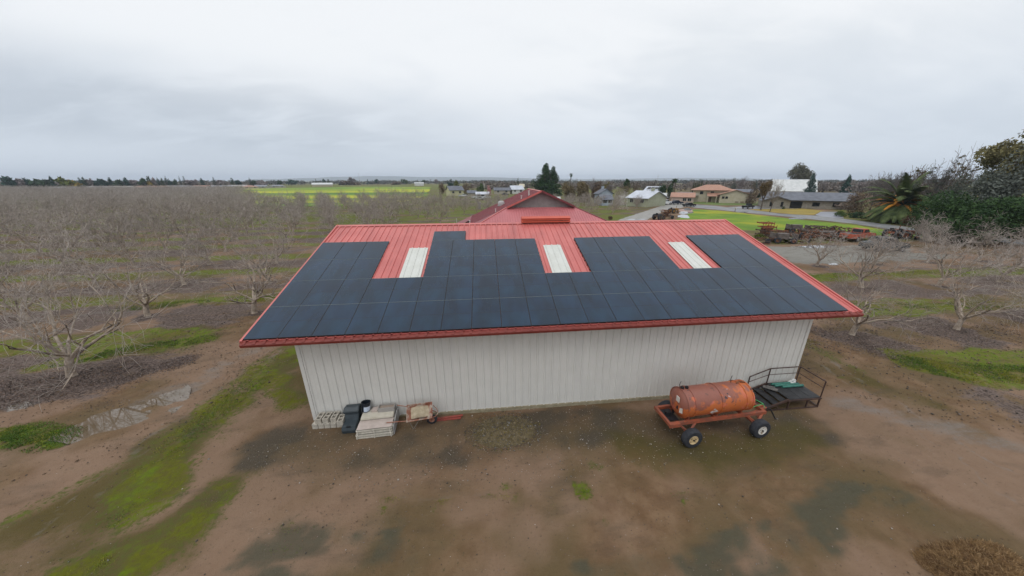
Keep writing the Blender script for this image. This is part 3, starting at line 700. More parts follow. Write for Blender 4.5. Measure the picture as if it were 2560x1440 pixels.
# ================================================================== TREES
def tube_mesh(segs, sides):
    """segs: array (n, 8) p0 p1 r0 r1"""
    s = np.asarray(segs, float); p0, p1, r0, r1 = s[:, :3], s[:, 3:6], s[:, 6], s[:, 7]
    d = p1-p0; d /= np.linalg.norm(d, axis=1)[:, None]+1e-9
    ref = np.where(np.abs(d[:, 2:3]) < .9, [[0, 0, 1.]], [[1., 0, 0]])
    u = np.cross(d, ref); u /= np.linalg.norm(u, axis=1)[:, None]; v = np.cross(d, u)
    V = []
    for p, r in ((p0, r0), (p1, r1)):
        for k in range(sides):
            a = 2*math.pi*k/sides; V.append(p+(u*math.cos(a)+v*math.sin(a))*r[:, None])
    V = np.stack(V, 1); n = len(s); base = (np.arange(n)*2*sides)[:, None]
    F = np.concatenate([base+np.array([[k, (k+1) % sides, sides+(k+1) % sides, sides+k]]) for k in range(sides)])
    return V.reshape(-1, 3), F
def grow(rr, p, d, L, r, lev, out, kids, spread, up, nseg, shrink):
    """recursive limb; out[lev] collects segments"""
    pts = [(p, r)]; q = p.copy(); dd = d.copy()
    for i in range(nseg[lev]):
        dd = dd+rr.normal(0, .16+.03*lev, 3)+np.array([0, 0, up[lev]]); dd /= np.linalg.norm(dd)
        q2 = q+dd*L/nseg[lev]; r2 = r*(1-(i+1)/nseg[lev]*.55)
        out.append((*q, *q2, r*(1-i/nseg[lev]*.55), r2, lev)); q = q2; pts.append((q, r2))
    if lev+1 >= len(kids): return
    for k in range(kids[lev+1]):
        t = rr.uniform(.3, 1.0) if k else 1.0
        f = t*nseg[lev]; i = min(int(f), nseg[lev]-1); a, b = pts[i], pts[i+1]; fr = f-i
        s = a[0]+(b[0]-a[0])*fr; rb = a[1]+(b[1]-a[1])*fr
        ax = rr.normal(0, 1, 3); ax -= ax.dot(dd)*dd; ax /= np.linalg.norm(ax)+1e-9
        an = spread[lev+1]*rr.uniform(.6, 1.25); nd = dd*math.cos(an)+ax*math.sin(an)
        grow(rr, s, nd, L*shrink[lev+1]*rr.uniform(.7, 1.2), rb*.62, lev+1, out, kids, spread, up, nseg, shrink)
def bare_tree(seed, h=4.6, kids=(1, 5, 4, 5, 5), thick=1.0, trunk=.95, minr=.006, wide=1.0, lean=.1):
    rr = np.random.default_rng(seed); out = []
    d = np.array([rr.normal(0, lean), rr.normal(0, lean), 1.0]); d /= np.linalg.norm(d)
    r0 = .15*thick
    out.append((0, 0, -.15, *(d*.12), r0*1.5, r0*1.12, 0)); p = d*.12
    q = p+d*(trunk-.12); mid = (p+q)/2+rr.normal(0, .03, 3)
    out.append((*p, *mid, r0*1.12, r0*.98, 0)); out.append((*mid, *q, r0*.98, r0*.95, 0))
    n = kids[1]; a0 = rr.uniform(0, 6.28)
    Ls = h*.42
    for k in range(n):
        az = a0+k*2*math.pi/n+rr.uniform(-.4, .4); el = rr.uniform(.5, 1.0)/wide
        nd = np.array([math.cos(az)*math.cos(el), math.sin(az)*math.cos(el), math.sin(el)])
        grow(rr, q-d*rr.uniform(0, .25), nd, Ls*rr.uniform(.85, 1.15), r0*rr.uniform(.42, .58), 1, out, kids, (0, 0, .75, .8, .85, .9), (0, .10, .07, .05, .02, 0), (1, 4, 3, 3, 2, 2), (1, 1, .76, .70, .64, .6))
    A = np.array(out, float); A[:, 6] = np.maximum(A[:, 6], minr); A[:, 7] = np.maximum(A[:, 7], minr*.7)
    lev = A[:, 8]
    return A[lev == 0], A[(lev > 0) & (lev <= 2)], A[lev > 2]
bark = mat('pale_bark', (.27, .21, .16), (.42, .345, .275), 5, .9, bump=.02, bscale=14, c3=(.14, .115, .10), s3=1.2)
twig = mat('grey_twigs', (.25, .212, .185), (.37, .32, .28), 1.5, .9, rnd=.12)
barkd = mat('dark_bark', (.07, .055, .045), (.13, .10, .08), 5, .9)
def tree_meshes(seed, **kw):
    a, b, c = bare_tree(seed, **kw)
    V, F = tube_mesh(a, 9); me_t = np_mesh('trunk', V, F, bark); me_t.polygons.foreach_set('use_smooth', np.ones(len(F), bool))
    V1, F1 = tube_mesh(b, 5); V2, F2 = tube_mesh(c, 3)
    me_c = np_mesh('crown', np.concatenate([V1, V2]), np.concatenate([F1, F2+len(V1)]), [bark, twig], [0]*len(F1)+[1]*len(F2))
    return me_t, me_c
NEAR = [tree_meshes(100+i, h=5.3, kids=(1, 6, 5, 4, 4), minr=.0068, wide=1.05, lean=.18) for i in range(5)]
FIRST = tree_meshes(177, h=5.2, kids=(1, 7, 5, 5, 5), minr=.0065, wide=1.0, lean=.16, thick=.88)
MIDT = [tree_meshes(200+i, h=5.0, kids=(1, 5, 5, 4, 4), minr=.018, wide=.9) for i in range(5)]
# ---- positions of the planted grid
def grid_sites():
    near_set = []; P = []
    for j in range(0, 48):
        y = ROW0+ROWS*j; off = -11.7 if j % 2 == 0 else -8.2
        if j == 1: off = -8.15
        for k in range(-95, 16):
            x = off+7.0*k
            if y < 52: ok = x < -7.0
            elif y < 62: ok = x < 1.0
            elif y < 128: ok = x < min(28+(y-62)*1.0, 88) and not (y < 74 and x > -2)
            elif y < 190: ok = math.degrees(math.atan2(x-CAM[0], y-CAM[1])) < -32.5
            else: ok = False
            if y >= 190:
                ok = x < -(130+(y-190)*.6) and y < 345
                ok = ok and math.degrees(math.atan2(x-CAM[0], y-CAM[1])) < -33
            if j == 0: ok = ok and x > -40
            # only what the lens can see, with a margin to the side
            dx, dy_ = x-CAM[0], y-CAM[1]
            ang = math.degrees(math.atan2(dx, dy_))
            if ok and ang > -60: P.append((x, y, 'left', j, k))
    for j in range(0, 4):
        y = ROW0+ROWS*j if j < 2 else 20.0+7.2*(j-2)
        if j == 1: y = 12.7
        off = 30.2 if j % 2 == 0 else 33.8
        for k in range(0, 16):
            x = off+7.0*k
            if j == 1 and k == 0: continue
            if j == 2 and k < 2: continue
            if j == 3 and k < 5: continue
            ang = math.degrees(math.atan2(x-CAM[0], y-CAM[1]))
            if ang < 84: P.append((x, y, 'right', j, k))
    return P
ORD = ['first', 'second', 'third', 'fourth', 'fifth', 'sixth', 'seventh', 'eighth', 'ninth', 'tenth', 'eleventh', 'twelfth', 'thirteenth', 'fourteenth', 'fifteenth', 'sixteenth']
def plant():
    rr = random.Random(11); sites = grid_sites()
    sites.sort(key=lambda s: math.hypot(s[0]-CAM[0], s[1]-CAM[1]))
    cnt = {}
    n_ind = 0; rest = []
    rowcount = {}
    for s in sorted([q for q in sites if q[2] == 'left'], key=lambda q: -q[0]): rowcount.setdefault(('left', s[3]), []).append(s)
    for s in sorted([q for q in sites if q[2] == 'right'], key=lambda q: q[0]): rowcount.setdefault(('right', s[3]), []).append(s)
    for s in sites:
        x, y, side, j, k = s; d = math.hypot(x-CAM[0], y-CAM[1])
        x += rr.uniform(-.25, .25)*(0 if d < 20 else 1); y += rr.uniform(-.2, .2)*(0 if d < 20 else 1)
        rank = rowcount[(side, j)].index(s)
        miss = d > 30 and rr.random() < .04
        if miss: continue
        if n_ind < 282:
            pool = NEAR if d < 45 else MIDT
            sc = rr.uniform(.86, 1.12)
            if side == 'left' and y > 62 and x > -12: sc *= .78
            if side == 'left' and y < 50: sc *= .95
            if side == 'right': sc *= .9
            i = rr.randrange(len(pool)); rz = rr.uniform(0, 6.28)
            if (side, j, rank) == ('left', 0, 0): i, rz, sc = 5, 1.0, 1.12
            nm = 'bare_orchard_tree'
            if side == 'left' and j < 8 and rank < 16:
                lab = f'bare orchard tree, {ORD[rank]} from the barn side in the {ORD[j]} row of the left orchard'
                if (j, rank) == (0, 0): lab = 'large bare orchard tree nearest the camera, beside the muddy puddle on the left'
            elif side == 'right' and rank < 16:
                lab = f'bare orchard tree, {ORD[rank]} from the barn in the {["nearest", "second", "third", "farthest"][j]} row right of the barn'
            else: lab = 'small bare orchard tree deep in the hazy grey rows behind and left of the barn'
            if i == 5: pool = [None]*5+[FIRST]
            e = empty(nm, (x, y, gz(x)), rz, lab, 'tree', 'bare orchard trees planted in rows'); e.scale = (sc, sc, sc*rr.uniform(.92, 1.08))
            tr = link('trunk', pool[i][0], e); cr = link('crown', pool[i][1], e)
            n_ind += 1
        else: rest.append((x, y))
    # the rest of the rows as one mass
    protos = []
    for i in range(4):
        a, b, c = bare_tree(300+i, h=5.4, kids=(1, 5, 5, 5), minr=.021, wide=.95)
        V1, F1 = tube_mesh(np.concatenate([a, b, c]), 3); protos.append((V1, F1))
    Vs, Fs, n = [], [], 0
    for x, y in rest:
        V1, F1 = protos[rr.randrange(4)]; a = rr.uniform(0, 6.28); sc = rr.uniform(.85, 1.15); ca, sa = math.cos(a)*sc, math.sin(a)*sc
        W_ = np.stack([V1[:, 0]*ca-V1[:, 1]*sa+x, V1[:, 0]*sa+V1[:, 1]*ca+y, V1[:, 2]*sc+gz(x)], 1)
        Vs.append(W_); Fs.append(F1+n); n += len(V1)
    me = np_mesh('distant_orchard', np.concatenate(Vs), np.concatenate(Fs), mat('far_twigs', (.27, .232, .210), (.38, .33, .30), .05, .9))
    o = link('distant_orchard', me); tag(o, 'grey mass of bare orchard trees reaching to the far houses', 'orchard', kind='stuff')
    print('orchard individuals', n_ind, 'mass', len(rest))
plant()

# ---- leafy crowns: many small leaf clumps through the volume
def leaf_cloud(seed, blobs, n, size, shell=.45, flat=0.0):
    """blobs: (cx, cy, cz, rx, ry, rz). returns V, F of quads"""
    rr = np.random.default_rng(seed); B = np.array(blobs, float)
    w = (B[:, 3]*B[:, 4]*B[:, 5])**.7; idx = rr.choice(len(B), n, p=w/w.sum())
    d = rr.normal(0, 1, (n, 3)); d /= np.linalg.norm(d, axis=1)[:, None]
    rad = shell+(1-shell)*rr.random(n)**.6; rad *= 1+rr.normal(0, .07, n)
    c = B[idx, :3]+d*rad[:, None]*B[idx, 3:6]
    nr = rr.normal(0, 1, (n, 3))+d*1.2; nr[:, 2] += flat; nr /= np.linalg.norm(nr, axis=1)[:, None]
    t = rr.normal(0, 1, (n, 3)); t -= (t*nr).sum(1)[:, None]*nr; t /= np.linalg.norm(t, axis=1)[:, None]; b = np.cross(nr, t)
    s = size*rr.uniform(.5, 1.3, n)[:, None]
    k1, k2 = rr.uniform(.6, 1, (n, 1)), rr.uniform(.5, 1, (n, 1))
    V = np.stack([c-t*s, c-b*s*.5*k1, c+t*s*k2, c+b*s*.6], 1).reshape(-1, 3)
    F = np.arange(4*n).reshape(n, 4); return V, F
def clumpy(seed, c, R, nb, rs=.45):
    """cluster of sub-blobs inside an ellipsoid with radii R"""
    rr = np.random.default_rng(seed); out = []
    for i in range(nb):
        d = rr.normal(0, 1, 3); d /= np.linalg.norm(d); q = rr.uniform(.35, .85)
        k = rs*rr.uniform(.6, 1.2)
        out.append((c[0]+d[0]*R[0]*q, c[1]+d[1]*R[1]*q, c[2]+d[2]*R[2]*q, R[0]*k, R[1]*k, R[2]*k))
    return out
def limbs(seed, h, spread, r0=.25, n=7, base=.35):
    rr = np.random.default_rng(seed); out = [(0, 0, -.3, 0, 0, h*base, r0, r0*.75, 0)]
    for k in range(n):
        a = rr.uniform(0, 6.28); z0 = h*base*rr.uniform(.7, 1); e = np.array([math.cos(a)*spread*rr.uniform(.4, .8), math.sin(a)*spread*rr.uniform(.4, .8), h*rr.uniform(.6, .85)])
        m_ = np.array([e[0]*.5, e[1]*.5, (z0+e[2])/2*1.02]); out.append((0, 0, z0, *m_, r0*.5, r0*.35, 1)); out.append((*m_, *e, r0*.35, r0*.12, 1))
    return tube_mesh(np.array(out), 6)
def foliage_mat(name, dark, light, s=.6, rnd=.15, tint=None): return mat(name, dark, light, s, .85, spec=.25, lo=.3, hi=.7, detail=6, rnd=rnd)
F_dkgreen = foliage_mat('dark_green_leaves', (.012, .035, .014), (.040, .075, .026))
F_teal = foliage_mat('blue_green_needles', (.010, .038, .030), (.028, .075, .052))
F_green = foliage_mat('green_leaves', (.030, .060, .015), (.075, .115, .028))
F_hedge = foliage_mat('hedge_leaves', (.012, .032, .010), (.040, .078, .020), .9)
F_olive = foliage_mat('olive_leaves', (.065, .055, .014), (.15, .115, .03), .4)
F_grey = foliage_mat('grey_green_leaves', (.070, .080, .068), (.145, .160, .135), .4)
F_brown = foliage_mat('brown_twigs', (.095, .065, .045), (.175, .125, .085), .5)
F_rust = foliage_mat('red_brown_brush', (.055, .028, .018), (.11, .055, .035), .5)
F_willow = foliage_mat('willow_twigs', (.110, .085, .045), (.20, .155, .085), .3)
F_gold = foliage_mat('golden_leaves', (.20, .14, .02), (.32, .22, .03), .3)
F_yelgreen = foliage_mat('yellow_green_leaves', (.06, .09, .012), (.14, .15, .02), .3)
F_pink = foliage_mat('pink_blossom', (.38, .16, .16), (.55, .28, .27), .8)
F_white = foliage_mat('white_blossom', (.45, .42, .40), (.62, .58, .55), .8)
F_lilac = foliage_mat('grey_lilac_twigs', (.15, .125, .125), (.24, .205, .20), .3)
F_dktwig = foliage_mat('dark_grey_twigs', (.11, .095, .088), (.19, .165, .155), .5)
def leafy_tree(name, pos, h, w, fm, label, cat='tree', group=None, seed=1, n=1500, size=None, shape='round', base=.25, trunkm=None, nb=14, rz=0, depth=None, rs=.45):
    e = empty(name, (pos[0], pos[1], gz(pos[0])), rz, label, cat, group)
    size = size or w*.05; D = depth or w
    if shape == 'round': bl = clumpy(seed, (0, 0, h*(1+base)/2), (w/2*.85, D/2*.85, h*(1-base)/2*.9), nb, rs)
    elif shape == 'cone':
        bl = []; rr = random.Random(seed)
        for k in range(nb):
            t = (k+.5)/nb; rad = w/2*(1-t)**.75; a = rr.uniform(0, 6.28)
            bl.append((math.cos(a)*rad*.35, math.sin(a)*rad*.35, h*(base+(1-base)*t*.96), rad*.75+.1*w, rad*.75+.1*w, h*(1-base)/nb*1.5))
    elif shape == 'spire': bl = [(0, 0, h*(base+(1-base)*t), w/2*math.sin(math.pi*min(1, .25+.75*t))**.7+.02, w/2*math.sin(math.pi*min(1, .25+.75*t))**.7+.02, h*.10) for t in np.linspace(.05, .95, 12)]
    elif shape == 'bush': bl = clumpy(seed, (0, 0, h*.42), (w/2*.85, D/2*.85, h*.55), nb, .5)
    V, F = leaf_cloud(seed, bl, n, size)
    V[:, 2] = np.maximum(V[:, 2], -.1)
    if shape != 'bush':
        tv, tf = limbs(seed, h, w*.45, r0=max(.12, h*.022), base=max(base, .12))
        tm = np_mesh('trunk', tv, tf, trunkm or barkd); link('trunk', tm, e)
    link('crown' if shape != 'bush' else 'foliage', np_mesh('crown', V, F, fm), e)
    return e
def twig_tree(name, pos, h, w, fm, label, group=None, seed=1, kids=(1, 6, 5, 5, 4), thick=2.0, leaves=0, lf=None, trunk=None, minr=.03):
    """tall leafless tree, perhaps with some leaf clumps"""
    a, b, c = bare_tree(seed, h=10.0, kids=kids, thick=thick, trunk=trunk or 2.2, minr=minr*10/h, wide=.8)
    e = empty(name, (pos[0], pos[1], gz(pos[0])), seed, label, 'tree', group)
    zmax = c[:, 5].max(); rmax = np.percentile(np.hypot(c[:, 3], c[:, 4]), 97)
    sx, sz = w/2/rmax, h/zmax
    V, F = tube_mesh(a, 8); V = V*[sx, sx, sz]; link('trunk', np_mesh('trunk', V, F, barkd), e)
    V1, F1 = tube_mesh(np.concatenate([b, c]), 3); V1 = V1*[sx, sx, sz]; mi = np.zeros(len(F1), int)
    if leaves:
        rr = np.random.default_rng(seed); ends = c[rr.choice(len(c), leaves)][:, 3:6]*[sx, sx, sz]
        bl = [(*p, w*.05, w*.05, w*.04) for p in ends[:60]]
        V2, F2 = leaf_cloud(seed, bl, leaves, w*.018); F1 = np.concatenate([F1, F2+len(V1)]); V1 = np.concatenate([V1, V2]); mi = np.concatenate([mi, np.ones(len(F2), int)])
    link('crown', np_mesh('crown', V1, F1, [fm, lf or fm], mi), e); return e

# ---- trees that stand out, left to right along the skyline
def sky_tree(px, D, ytop, wpx, kind, fm, label, name='tree', **kw):
    d_ = ray(px, ytop); q_ = math.hypot(d_[0], d_[1]); x, y = float(CAM[0]+d_[0]/q_*D), float(CAM[1]+d_[1]/q_*D); h = hgt(px, ytop, D); w = wpx*D/FPX*.93*math.cos(math.atan((px-1300)/840.0))
    if kind == 'twig': return twig_tree(name, (x, y), h, w, fm, label, **kw)
    return leafy_tree(name, (x, y), h, w, fm, label, shape=kind, **kw)
G1 = 'trees along the far left horizon'
left_line = [ # px, ytop, width px, shape, material, label
 (18, 448, 34, 'round', F_teal, 'small blue-green tree at the far left end of the horizon treeline'),
 (42, 450, 26, 'round', F_lilac, 'leafless grey tree second from the left end of the horizon treeline'),
 (62, 449, 26, 'cone', F_teal, 'low dark pointed tree left of the broad dark green trees'),
 (97, 449, 40, 'bush', F_dkgreen, 'broad dark green tree left of the yellow-green one on the horizon'),
 (124, 444, 14, 'cone', F_teal, 'tall dark pointed tree standing just behind the broad dark green tree'),
 (150, 450, 40, 'bush', F_yelgreen, 'broad yellow-green tree on the left horizon'),
 (180, 452, 30, 'bush', F_gold, 'rusty gold tree right beside the yellow-green tree'),
 (196, 446, 12, 'cone', F_teal, 'tall dark pointed tree, first of the cluster right of the gold tree'),
 (206, 446, 12, 'cone', F_dkgreen, 'tall dark pointed tree, second of the cluster right of the gold tree'),
 (219, 447, 16, 'round', F_lilac, 'tall leafless tree in the cluster right of the gold tree'),
 (246, 450, 30, 'round', F_teal, 'rounded dull green tree above a pale roof on the left horizon'),
 (272, 447, 14, 'cone', F_teal, 'narrow dark tree left of the two dull green trees'),
 (289, 450, 22, 'round', F_dkgreen, 'dull green tree between two narrow dark trees'),
 (312, 447, 18, 'cone', F_teal, 'dark conical tree above the fourth pale roof'),
 (330, 451, 20, 'round', F_lilac, 'leafless tree left of the row of dark conifers'),
 (352, 448, 22, 'round', F_dkgreen, 'dark tree directly left of the golden tree'),
 (374, 453, 26, 'bush', F_gold, 'bright golden tree on the left horizon above pinkish roofs'),
 (368, 444, 16, 'cone', F_dkgreen, 'dark conifer right behind the golden tree'),
 (380, 443, 14, 'round', F_lilac, 'round grey tree behind the golden tree'),
 (392, 447, 9, 'spire', F_teal, 'first dark spire right of the golden tree'),
 (402, 448, 9, 'spire', F_dkgreen, 'second dark spire right of the golden tree'),
 (412, 444, 9, 'spire', F_teal, 'third and tallest dark spire right of the golden tree'),
 (422, 448, 12, 'round', F_teal, 'rounded dark tree right of the dark spires'),
 (433, 449, 16, 'round', F_dkgreen, 'wide dark tree between the dark spires and two thin cypresses'),
 (446, 443, 5, 'spire', F_teal, 'thin cypress, left one of a pair above grey roofs'),
 (457, 443, 6, 'spire', F_dkgreen, 'thin cypress, right one of a pair above grey roofs'),
 (470, 452, 24, 'round', F_lilac, 'pale leafless tree right of the pair of thin cypresses'),
 (502, 449, 12, 'cone', F_teal, 'small dark conifer above salmon roofs'),
 (486, 450, 18, 'round', F_lilac, 'grey leafless tree left of the small dark conifer'),
 (532, 446, 7, 'spire', F_dkgreen, 'leaning dark cypress above the row of salmon roofs'),
 (548, 452, 26, 'round', F_lilac, 'broad leafless tree right of the leaning cypress'),
 (578, 448, 12, 'cone', F_dkgreen, 'dark conifer right of the broad leafless tree'),
 (592, 451, 20, 'round', F_teal, 'dark round tree above the orange roof'),
 (622, 446, 6, 'spire', F_teal, 'last thin cypress of the left horizon, near the yellow field'),
 (634, 451, 16, 'round', F_dkgreen, 'green tree beside the last thin cypress'),
 (655, 452, 26, 'round', F_lilac, 'grey tree where the yellow field begins'),
 (696, 450, 16, 'round', F_dkgreen, 'dark tree above the left end of the yellow field'),
 (725, 452, 36, 'round', F_teal, 'wide dull tree behind the left part of the yellow field'),
 (788, 450, 6, 'cone', F_dkgreen, 'little dark conifer behind the long white shed'),
 (808, 450, 12, 'cone', F_teal, 'dark conifer behind the right end of the long white shed'),
 (820, 451, 8, 'cone', F_dkgreen, 'dark conifer just right of the long white shed'),
 (870, 458, 60, 'bush', F_brown, 'broad brown tree mass beyond the yellow field'),
 (877, 445, 24, 'round', F_lilac, 'large grey round tree rising behind the brown tree mass'),
 (918, 451, 8, 'cone', F_teal, 'small dark conifer beyond the middle of the green field'),
 (941, 449, 14, 'round', F_teal, 'dark round tree beyond the middle of the green field'),
 (990, 457, 30, 'bush', F_brown, 'low brown trees beyond the green field left of the small white shed'),
 (1010, 450, 22, 'round', F_green, 'light green tree left of the small white shed'),
 (1058, 451, 12, 'round', F_dkgreen, 'dark tree right of the small white shed'),
 (1090, 452, 18, 'round', F_lilac, 'grey tree behind the pale yellow house'),
]
for i, (px, yt, wp, shp, fm, lab) in enumerate(left_line):
    D = 560 if px < 700 else 800
    sky_tree(px, D, yt-3, wp, shp, fm, lab, name='horizon_tree', seed=i+1, n=420, size=(wp*D/FPX)*.08, cat='tree', group=G1, base=.15, nb=10)
# low continuous woods behind them
def woods():
    rr = np.random.default_rng(5); bl = []
    for k in range(900):
        px = rr.uniform(-500, 2700); D = rr.uniform(900, 1500)
        x, y = far(px, D); h = rr.uniform(5, 11)*(1 if px < 1100 or px > 1700 else .9)
        bl.append((x, y, h*.5, rr.uniform(8, 22), rr.uniform(6, 14), h*.55))
    V, F = leaf_cloud(9, bl, 60000, 2.2, .6); V[:, 2] = np.maximum(V[:, 2], 0)
    o = link('distant_woods', np_mesh('distant_woods', V, F, foliage_mat('distant_wood_leaves', (.045, .055, .045), (.10, .095, .08), .02))); tag(o, 'low dull green woods along the whole horizon', 'woods', kind='stuff')
    bl = []
    for k in range(500):
        px = rr.uniform(-300, 640) if k < 260 else rr.uniform(1180, 2300); D = rr.uniform(600, 760) if k < 260 else rr.uniform(330, 520)
        x, y = far(px, D); h = rr.uniform(4, 8.5); bl.append((x, y, h*.5, rr.uniform(4, 12), rr.uniform(4, 8), h*.55))
    V, F = leaf_cloud(19, bl, 50000, 1.1, .6); V[:, 2] = np.maximum(V[:, 2], 0)
    o = link('brown_scrub_woods', np_mesh('brown_scrub_woods', V, F, foliage_mat('scrub_twigs', (.11, .092, .080), (.18, .15, .13), .05))); tag(o, 'brown-grey leafless scrub between the distant houses', 'scrub', kind='stuff')
woods()
def hills():
    n = 140; vs = []; fs = []
    for k in range(n+1):
        px = 620+k*(1900-620)/n
        x, y = far(px, 7000); x2, y2 = far(px, 7900)
        h = 30+62*math.exp(-((px-930)/170)**2)+40*math.exp(-((px-1190)/150)**2)+12*vnoise(px, 0, .03)+18*math.exp(-((px-1680)/120)**2)
        d = (x-CAM[0], y-CAM[1])
        vs += [(x, y, -2), (x2, y2, h), (far(px, 8800)[0], far(px, 8800)[1], -2)]
    for k in range(n): a = 3*k; fs += [(a, a+3, a+4, a+1), (a+1, a+4, a+5, a+2)]
    me = bpy.data.meshes.new('hills'); me.from_pydata(vs, [], fs); me.materials.append(mat('hill_slope', (.06, .08, .06), (.09, .10, .07), .002, .9)); tag(link('hills', me), kind='structure')
hills()

# ================================================================== HOUSES AND SHEDS
roof_salmon = mat('salmon_roof_tiles', (.31, .165, .115), (.38, .215, .155), 1.5, .8)
roof_grey = mat('grey_shingles', (.085, .092, .110), (.125, .132, .155), .8, .7)
roof_pale = mat('pale_wet_roof', (.40, .42, .47), (.48, .50, .55), .6, .4)
roof_white = mat('white_metal_roof', (.44, .45, .44), (.54, .54, .53), .5, .6)
wall_cream = mat('cream_stucco', (.42, .37, .27), (.48, .43, .33), 1, .85)
wall_tan = mat('tan_stucco', (.36, .33, .27), (.42, .38, .31), 1, .85)
wall_brick = mat('grey_tan_stone', (.22, .20, .165), (.29, .265, .22), 2, .9)
wall_blue = mat('pale_blue_siding', (.33, .38, .44), (.38, .43, .48), 1, .8)
winm = mat('dark_window_glass', (.015, .018, .022), None, rough=.15)
trimw = mat('white_trim', (.6, .6, .58), None, rough=.6)
def gable_roof(mb, w, d, z, rise, ov=.5, th=.14, axis='X'):
    """ridge along X"""
    for sg in (-1, 1):
        a = (-w/2-ov, sg*(d/2+ov), z-rise/(d/2)*ov); b = (w/2+ov, sg*(d/2+ov), z-rise/(d/2)*ov); c = (w/2+ov, 0, z+rise); e = (-w/2-ov, 0, z+rise)
        vs = [a, b, c, e]+[(p[0], p[1], p[2]+th) for p in (a, b, c, e)]
        mb.add(vs, [(0, 1, 2, 3), (4, 7, 6, 5), (0, 4, 5, 1), (1, 5, 6, 2), (2, 6, 7, 3), (3, 7, 4, 0)])
def hip_roof(mb, w, d, z, rise, ov=.5):
    hx, hy = w/2+ov, d/2+ov; r = max(hx-hy, .05); z0 = z-rise*ov/(hy)
    v = [(-hx, -hy, z0), (hx, -hy, z0), (hx, hy, z0), (-hx, hy, z0), (-r, 0, z+rise), (r, 0, z+rise)]
    v += [(x, y, zz-.12) for x, y, zz in v[:4]]
    mb.add(v, [(0, 1, 5, 4), (1, 2, 5), (2, 3, 4, 5), (3, 0, 4), (0, 6, 7, 1), (1, 7, 8, 2), (2, 8, 9, 3), (3, 9, 6, 0), (6, 9, 8, 7)])
def house(name, label, pos, rz, w, d, h, rise, rm, wm, kind='gable', cat='house', group=None, wins=((-.25, .5), (.25, .5)), door=None, sidewins=(), solar=False, chimney=False, garage=False):
    e = empty(name, (pos[0], pos[1], gz(pos[0])), rz, label, cat, group)
    mb = MB()
    if kind == 'gable': mb.prism([(-d/2, -.2), (d/2, -.2), (d/2, h), (0, h+rise), (-d/2, h)], -w/2, w/2, 'X')
    else: mb.bb(-w/2, w/2, -d/2, d/2, -.2, h)
    mb.build('wall', wm, e)
    mb = MB(); (gable_roof if kind == 'gable' else hip_roof)(mb, w, d, h+.02, rise); rf = mb.build('roof', rm, e)
    if chimney:
        mb = MB(); mb.bb(w*.2, w*.2+.9, -.4, .4, h, h+rise+.9); mb.bb(w*.2-.08, w*.2+.98, -.48, .48, h+rise+.9, h+rise+1.05); mb.build('chimney', wm, rf)
    for fx, fz in wins:
        mb = MB(); x = fx*w; mb.bb(x-.65, x+.65, -d/2-.05, -d/2+.04, h*fz-.1, h*fz+1.0); wi = mb.build('window', winm, e)
        mb = MB()
        for q in ((x-.72, x-.65), (x+.65, x+.72), (x-.03, x+.03)): mb.bb(q[0], q[1], -d/2-.08, -d/2-.051, h*fz-.15, h*fz+1.05)
        mb.build('frame', trimw, wi)
    for fy, sd_ in sidewins:
        mb = MB(); x = sd_*(w/2); y = fy*d; mb.bb(min(x-.05, x+.05), max(x-.05, x+.05), y-.45, y+.45, h*.3, h*.3+1.3); mb.build('window', winm, e)
    if door is not None:
        mb = MB(); x = door*w; mb.bb(x-.5, x+.5, -d/2-.06, -d/2+.02, -.1, 2.0); mb.build('door', mat('brown_door', (.12, .07, .05), None, rough=.6), e)
    if garage:
        mb = MB(); x = -w*.25; mb.bb(x-2.2, x+2.2, -d/2-.06, -d/2+.02, -.1, 2.2); mb.build('garage_door', trimw, e)
    if solar:
        mb = MB(); sl = math.atan2(rise, d/2)
        for k in range(5): mb.box((-w*.3+k*1.9, -d*.25, h+rise*.5+.22), (1.7, d*.30, .06), rx=sl)
        mb.build('solar_panel', blackm, rf)
    return e
far_white = mat('far_pale_roof', (.30, .28, .27), (.36, .34, .33), .3, .8); far_salmon = mat('far_salmon_roof', (.26, .15, .115), (.32, .19, .15), .3, .8); far_grey = mat('far_grey_roof', (.15, .15, .165), (.22, .22, .24), .3, .8)
GH = 'low houses along the far left edge of the orchard'
hz = [(150, roof_grey, 'grey-roofed house below the yellow-green horizon tree'), (218, roof_white, 'first pale-roofed house right of the gold tree'), (246, roof_pale, 'second pale-roofed house right of the gold tree'), (272, roof_white, 'pale-roofed house below a narrow dark tree'), (305, roof_white, 'pale-roofed house below the dark conical tree'),
      (352, roof_salmon, 'dull red-roofed house left of the golden tree'), (388, roof_salmon, 'salmon-roofed house right below the golden tree'), (410, roof_white, 'white-roofed house below the three dark spires'), (442, roof_pale, 'grey-white roofed house below the two thin cypresses'), (470, roof_pale, 'wide grey-white roofed house right of the thin cypresses'),
      (497, roof_salmon, 'salmon-roofed house below the small dark conifer'), (522, roof_salmon, 'salmon-roofed house left of the leaning cypress'), (545, roof_pale, 'grey-roofed house below the leaning cypress'), (572, roof_pale, 'pale blue-roofed house left of the tiny white one'), (592, roof_white, 'tiny white-walled house left of the orange roof'), (620, roof_salmon, 'orange-roofed house below the last thin cypress'), (650, roof_pale, 'grey-roofed house at the left end of the yellow field'), (690, roof_pale, 'small grey-roofed house above the yellow field')]
for i, (px, rm, lab) in enumerate(hz):
    x, y = far(px, 500+(i % 3)*14); ang = math.atan2(x-CAM[0], y-CAM[1])
    house('house', lab, (x, y), -ang+[.2, -.3, .1][i % 3], [14, 12, 17][i % 3], 11, 2.3, 1.7, {'salmon_roof_tiles': far_salmon, 'white_metal_roof': far_white}.get(rm.name, far_grey), wall_cream if i % 2 else wall_tan, 'hip' if i % 2 else 'gable', group=GH)
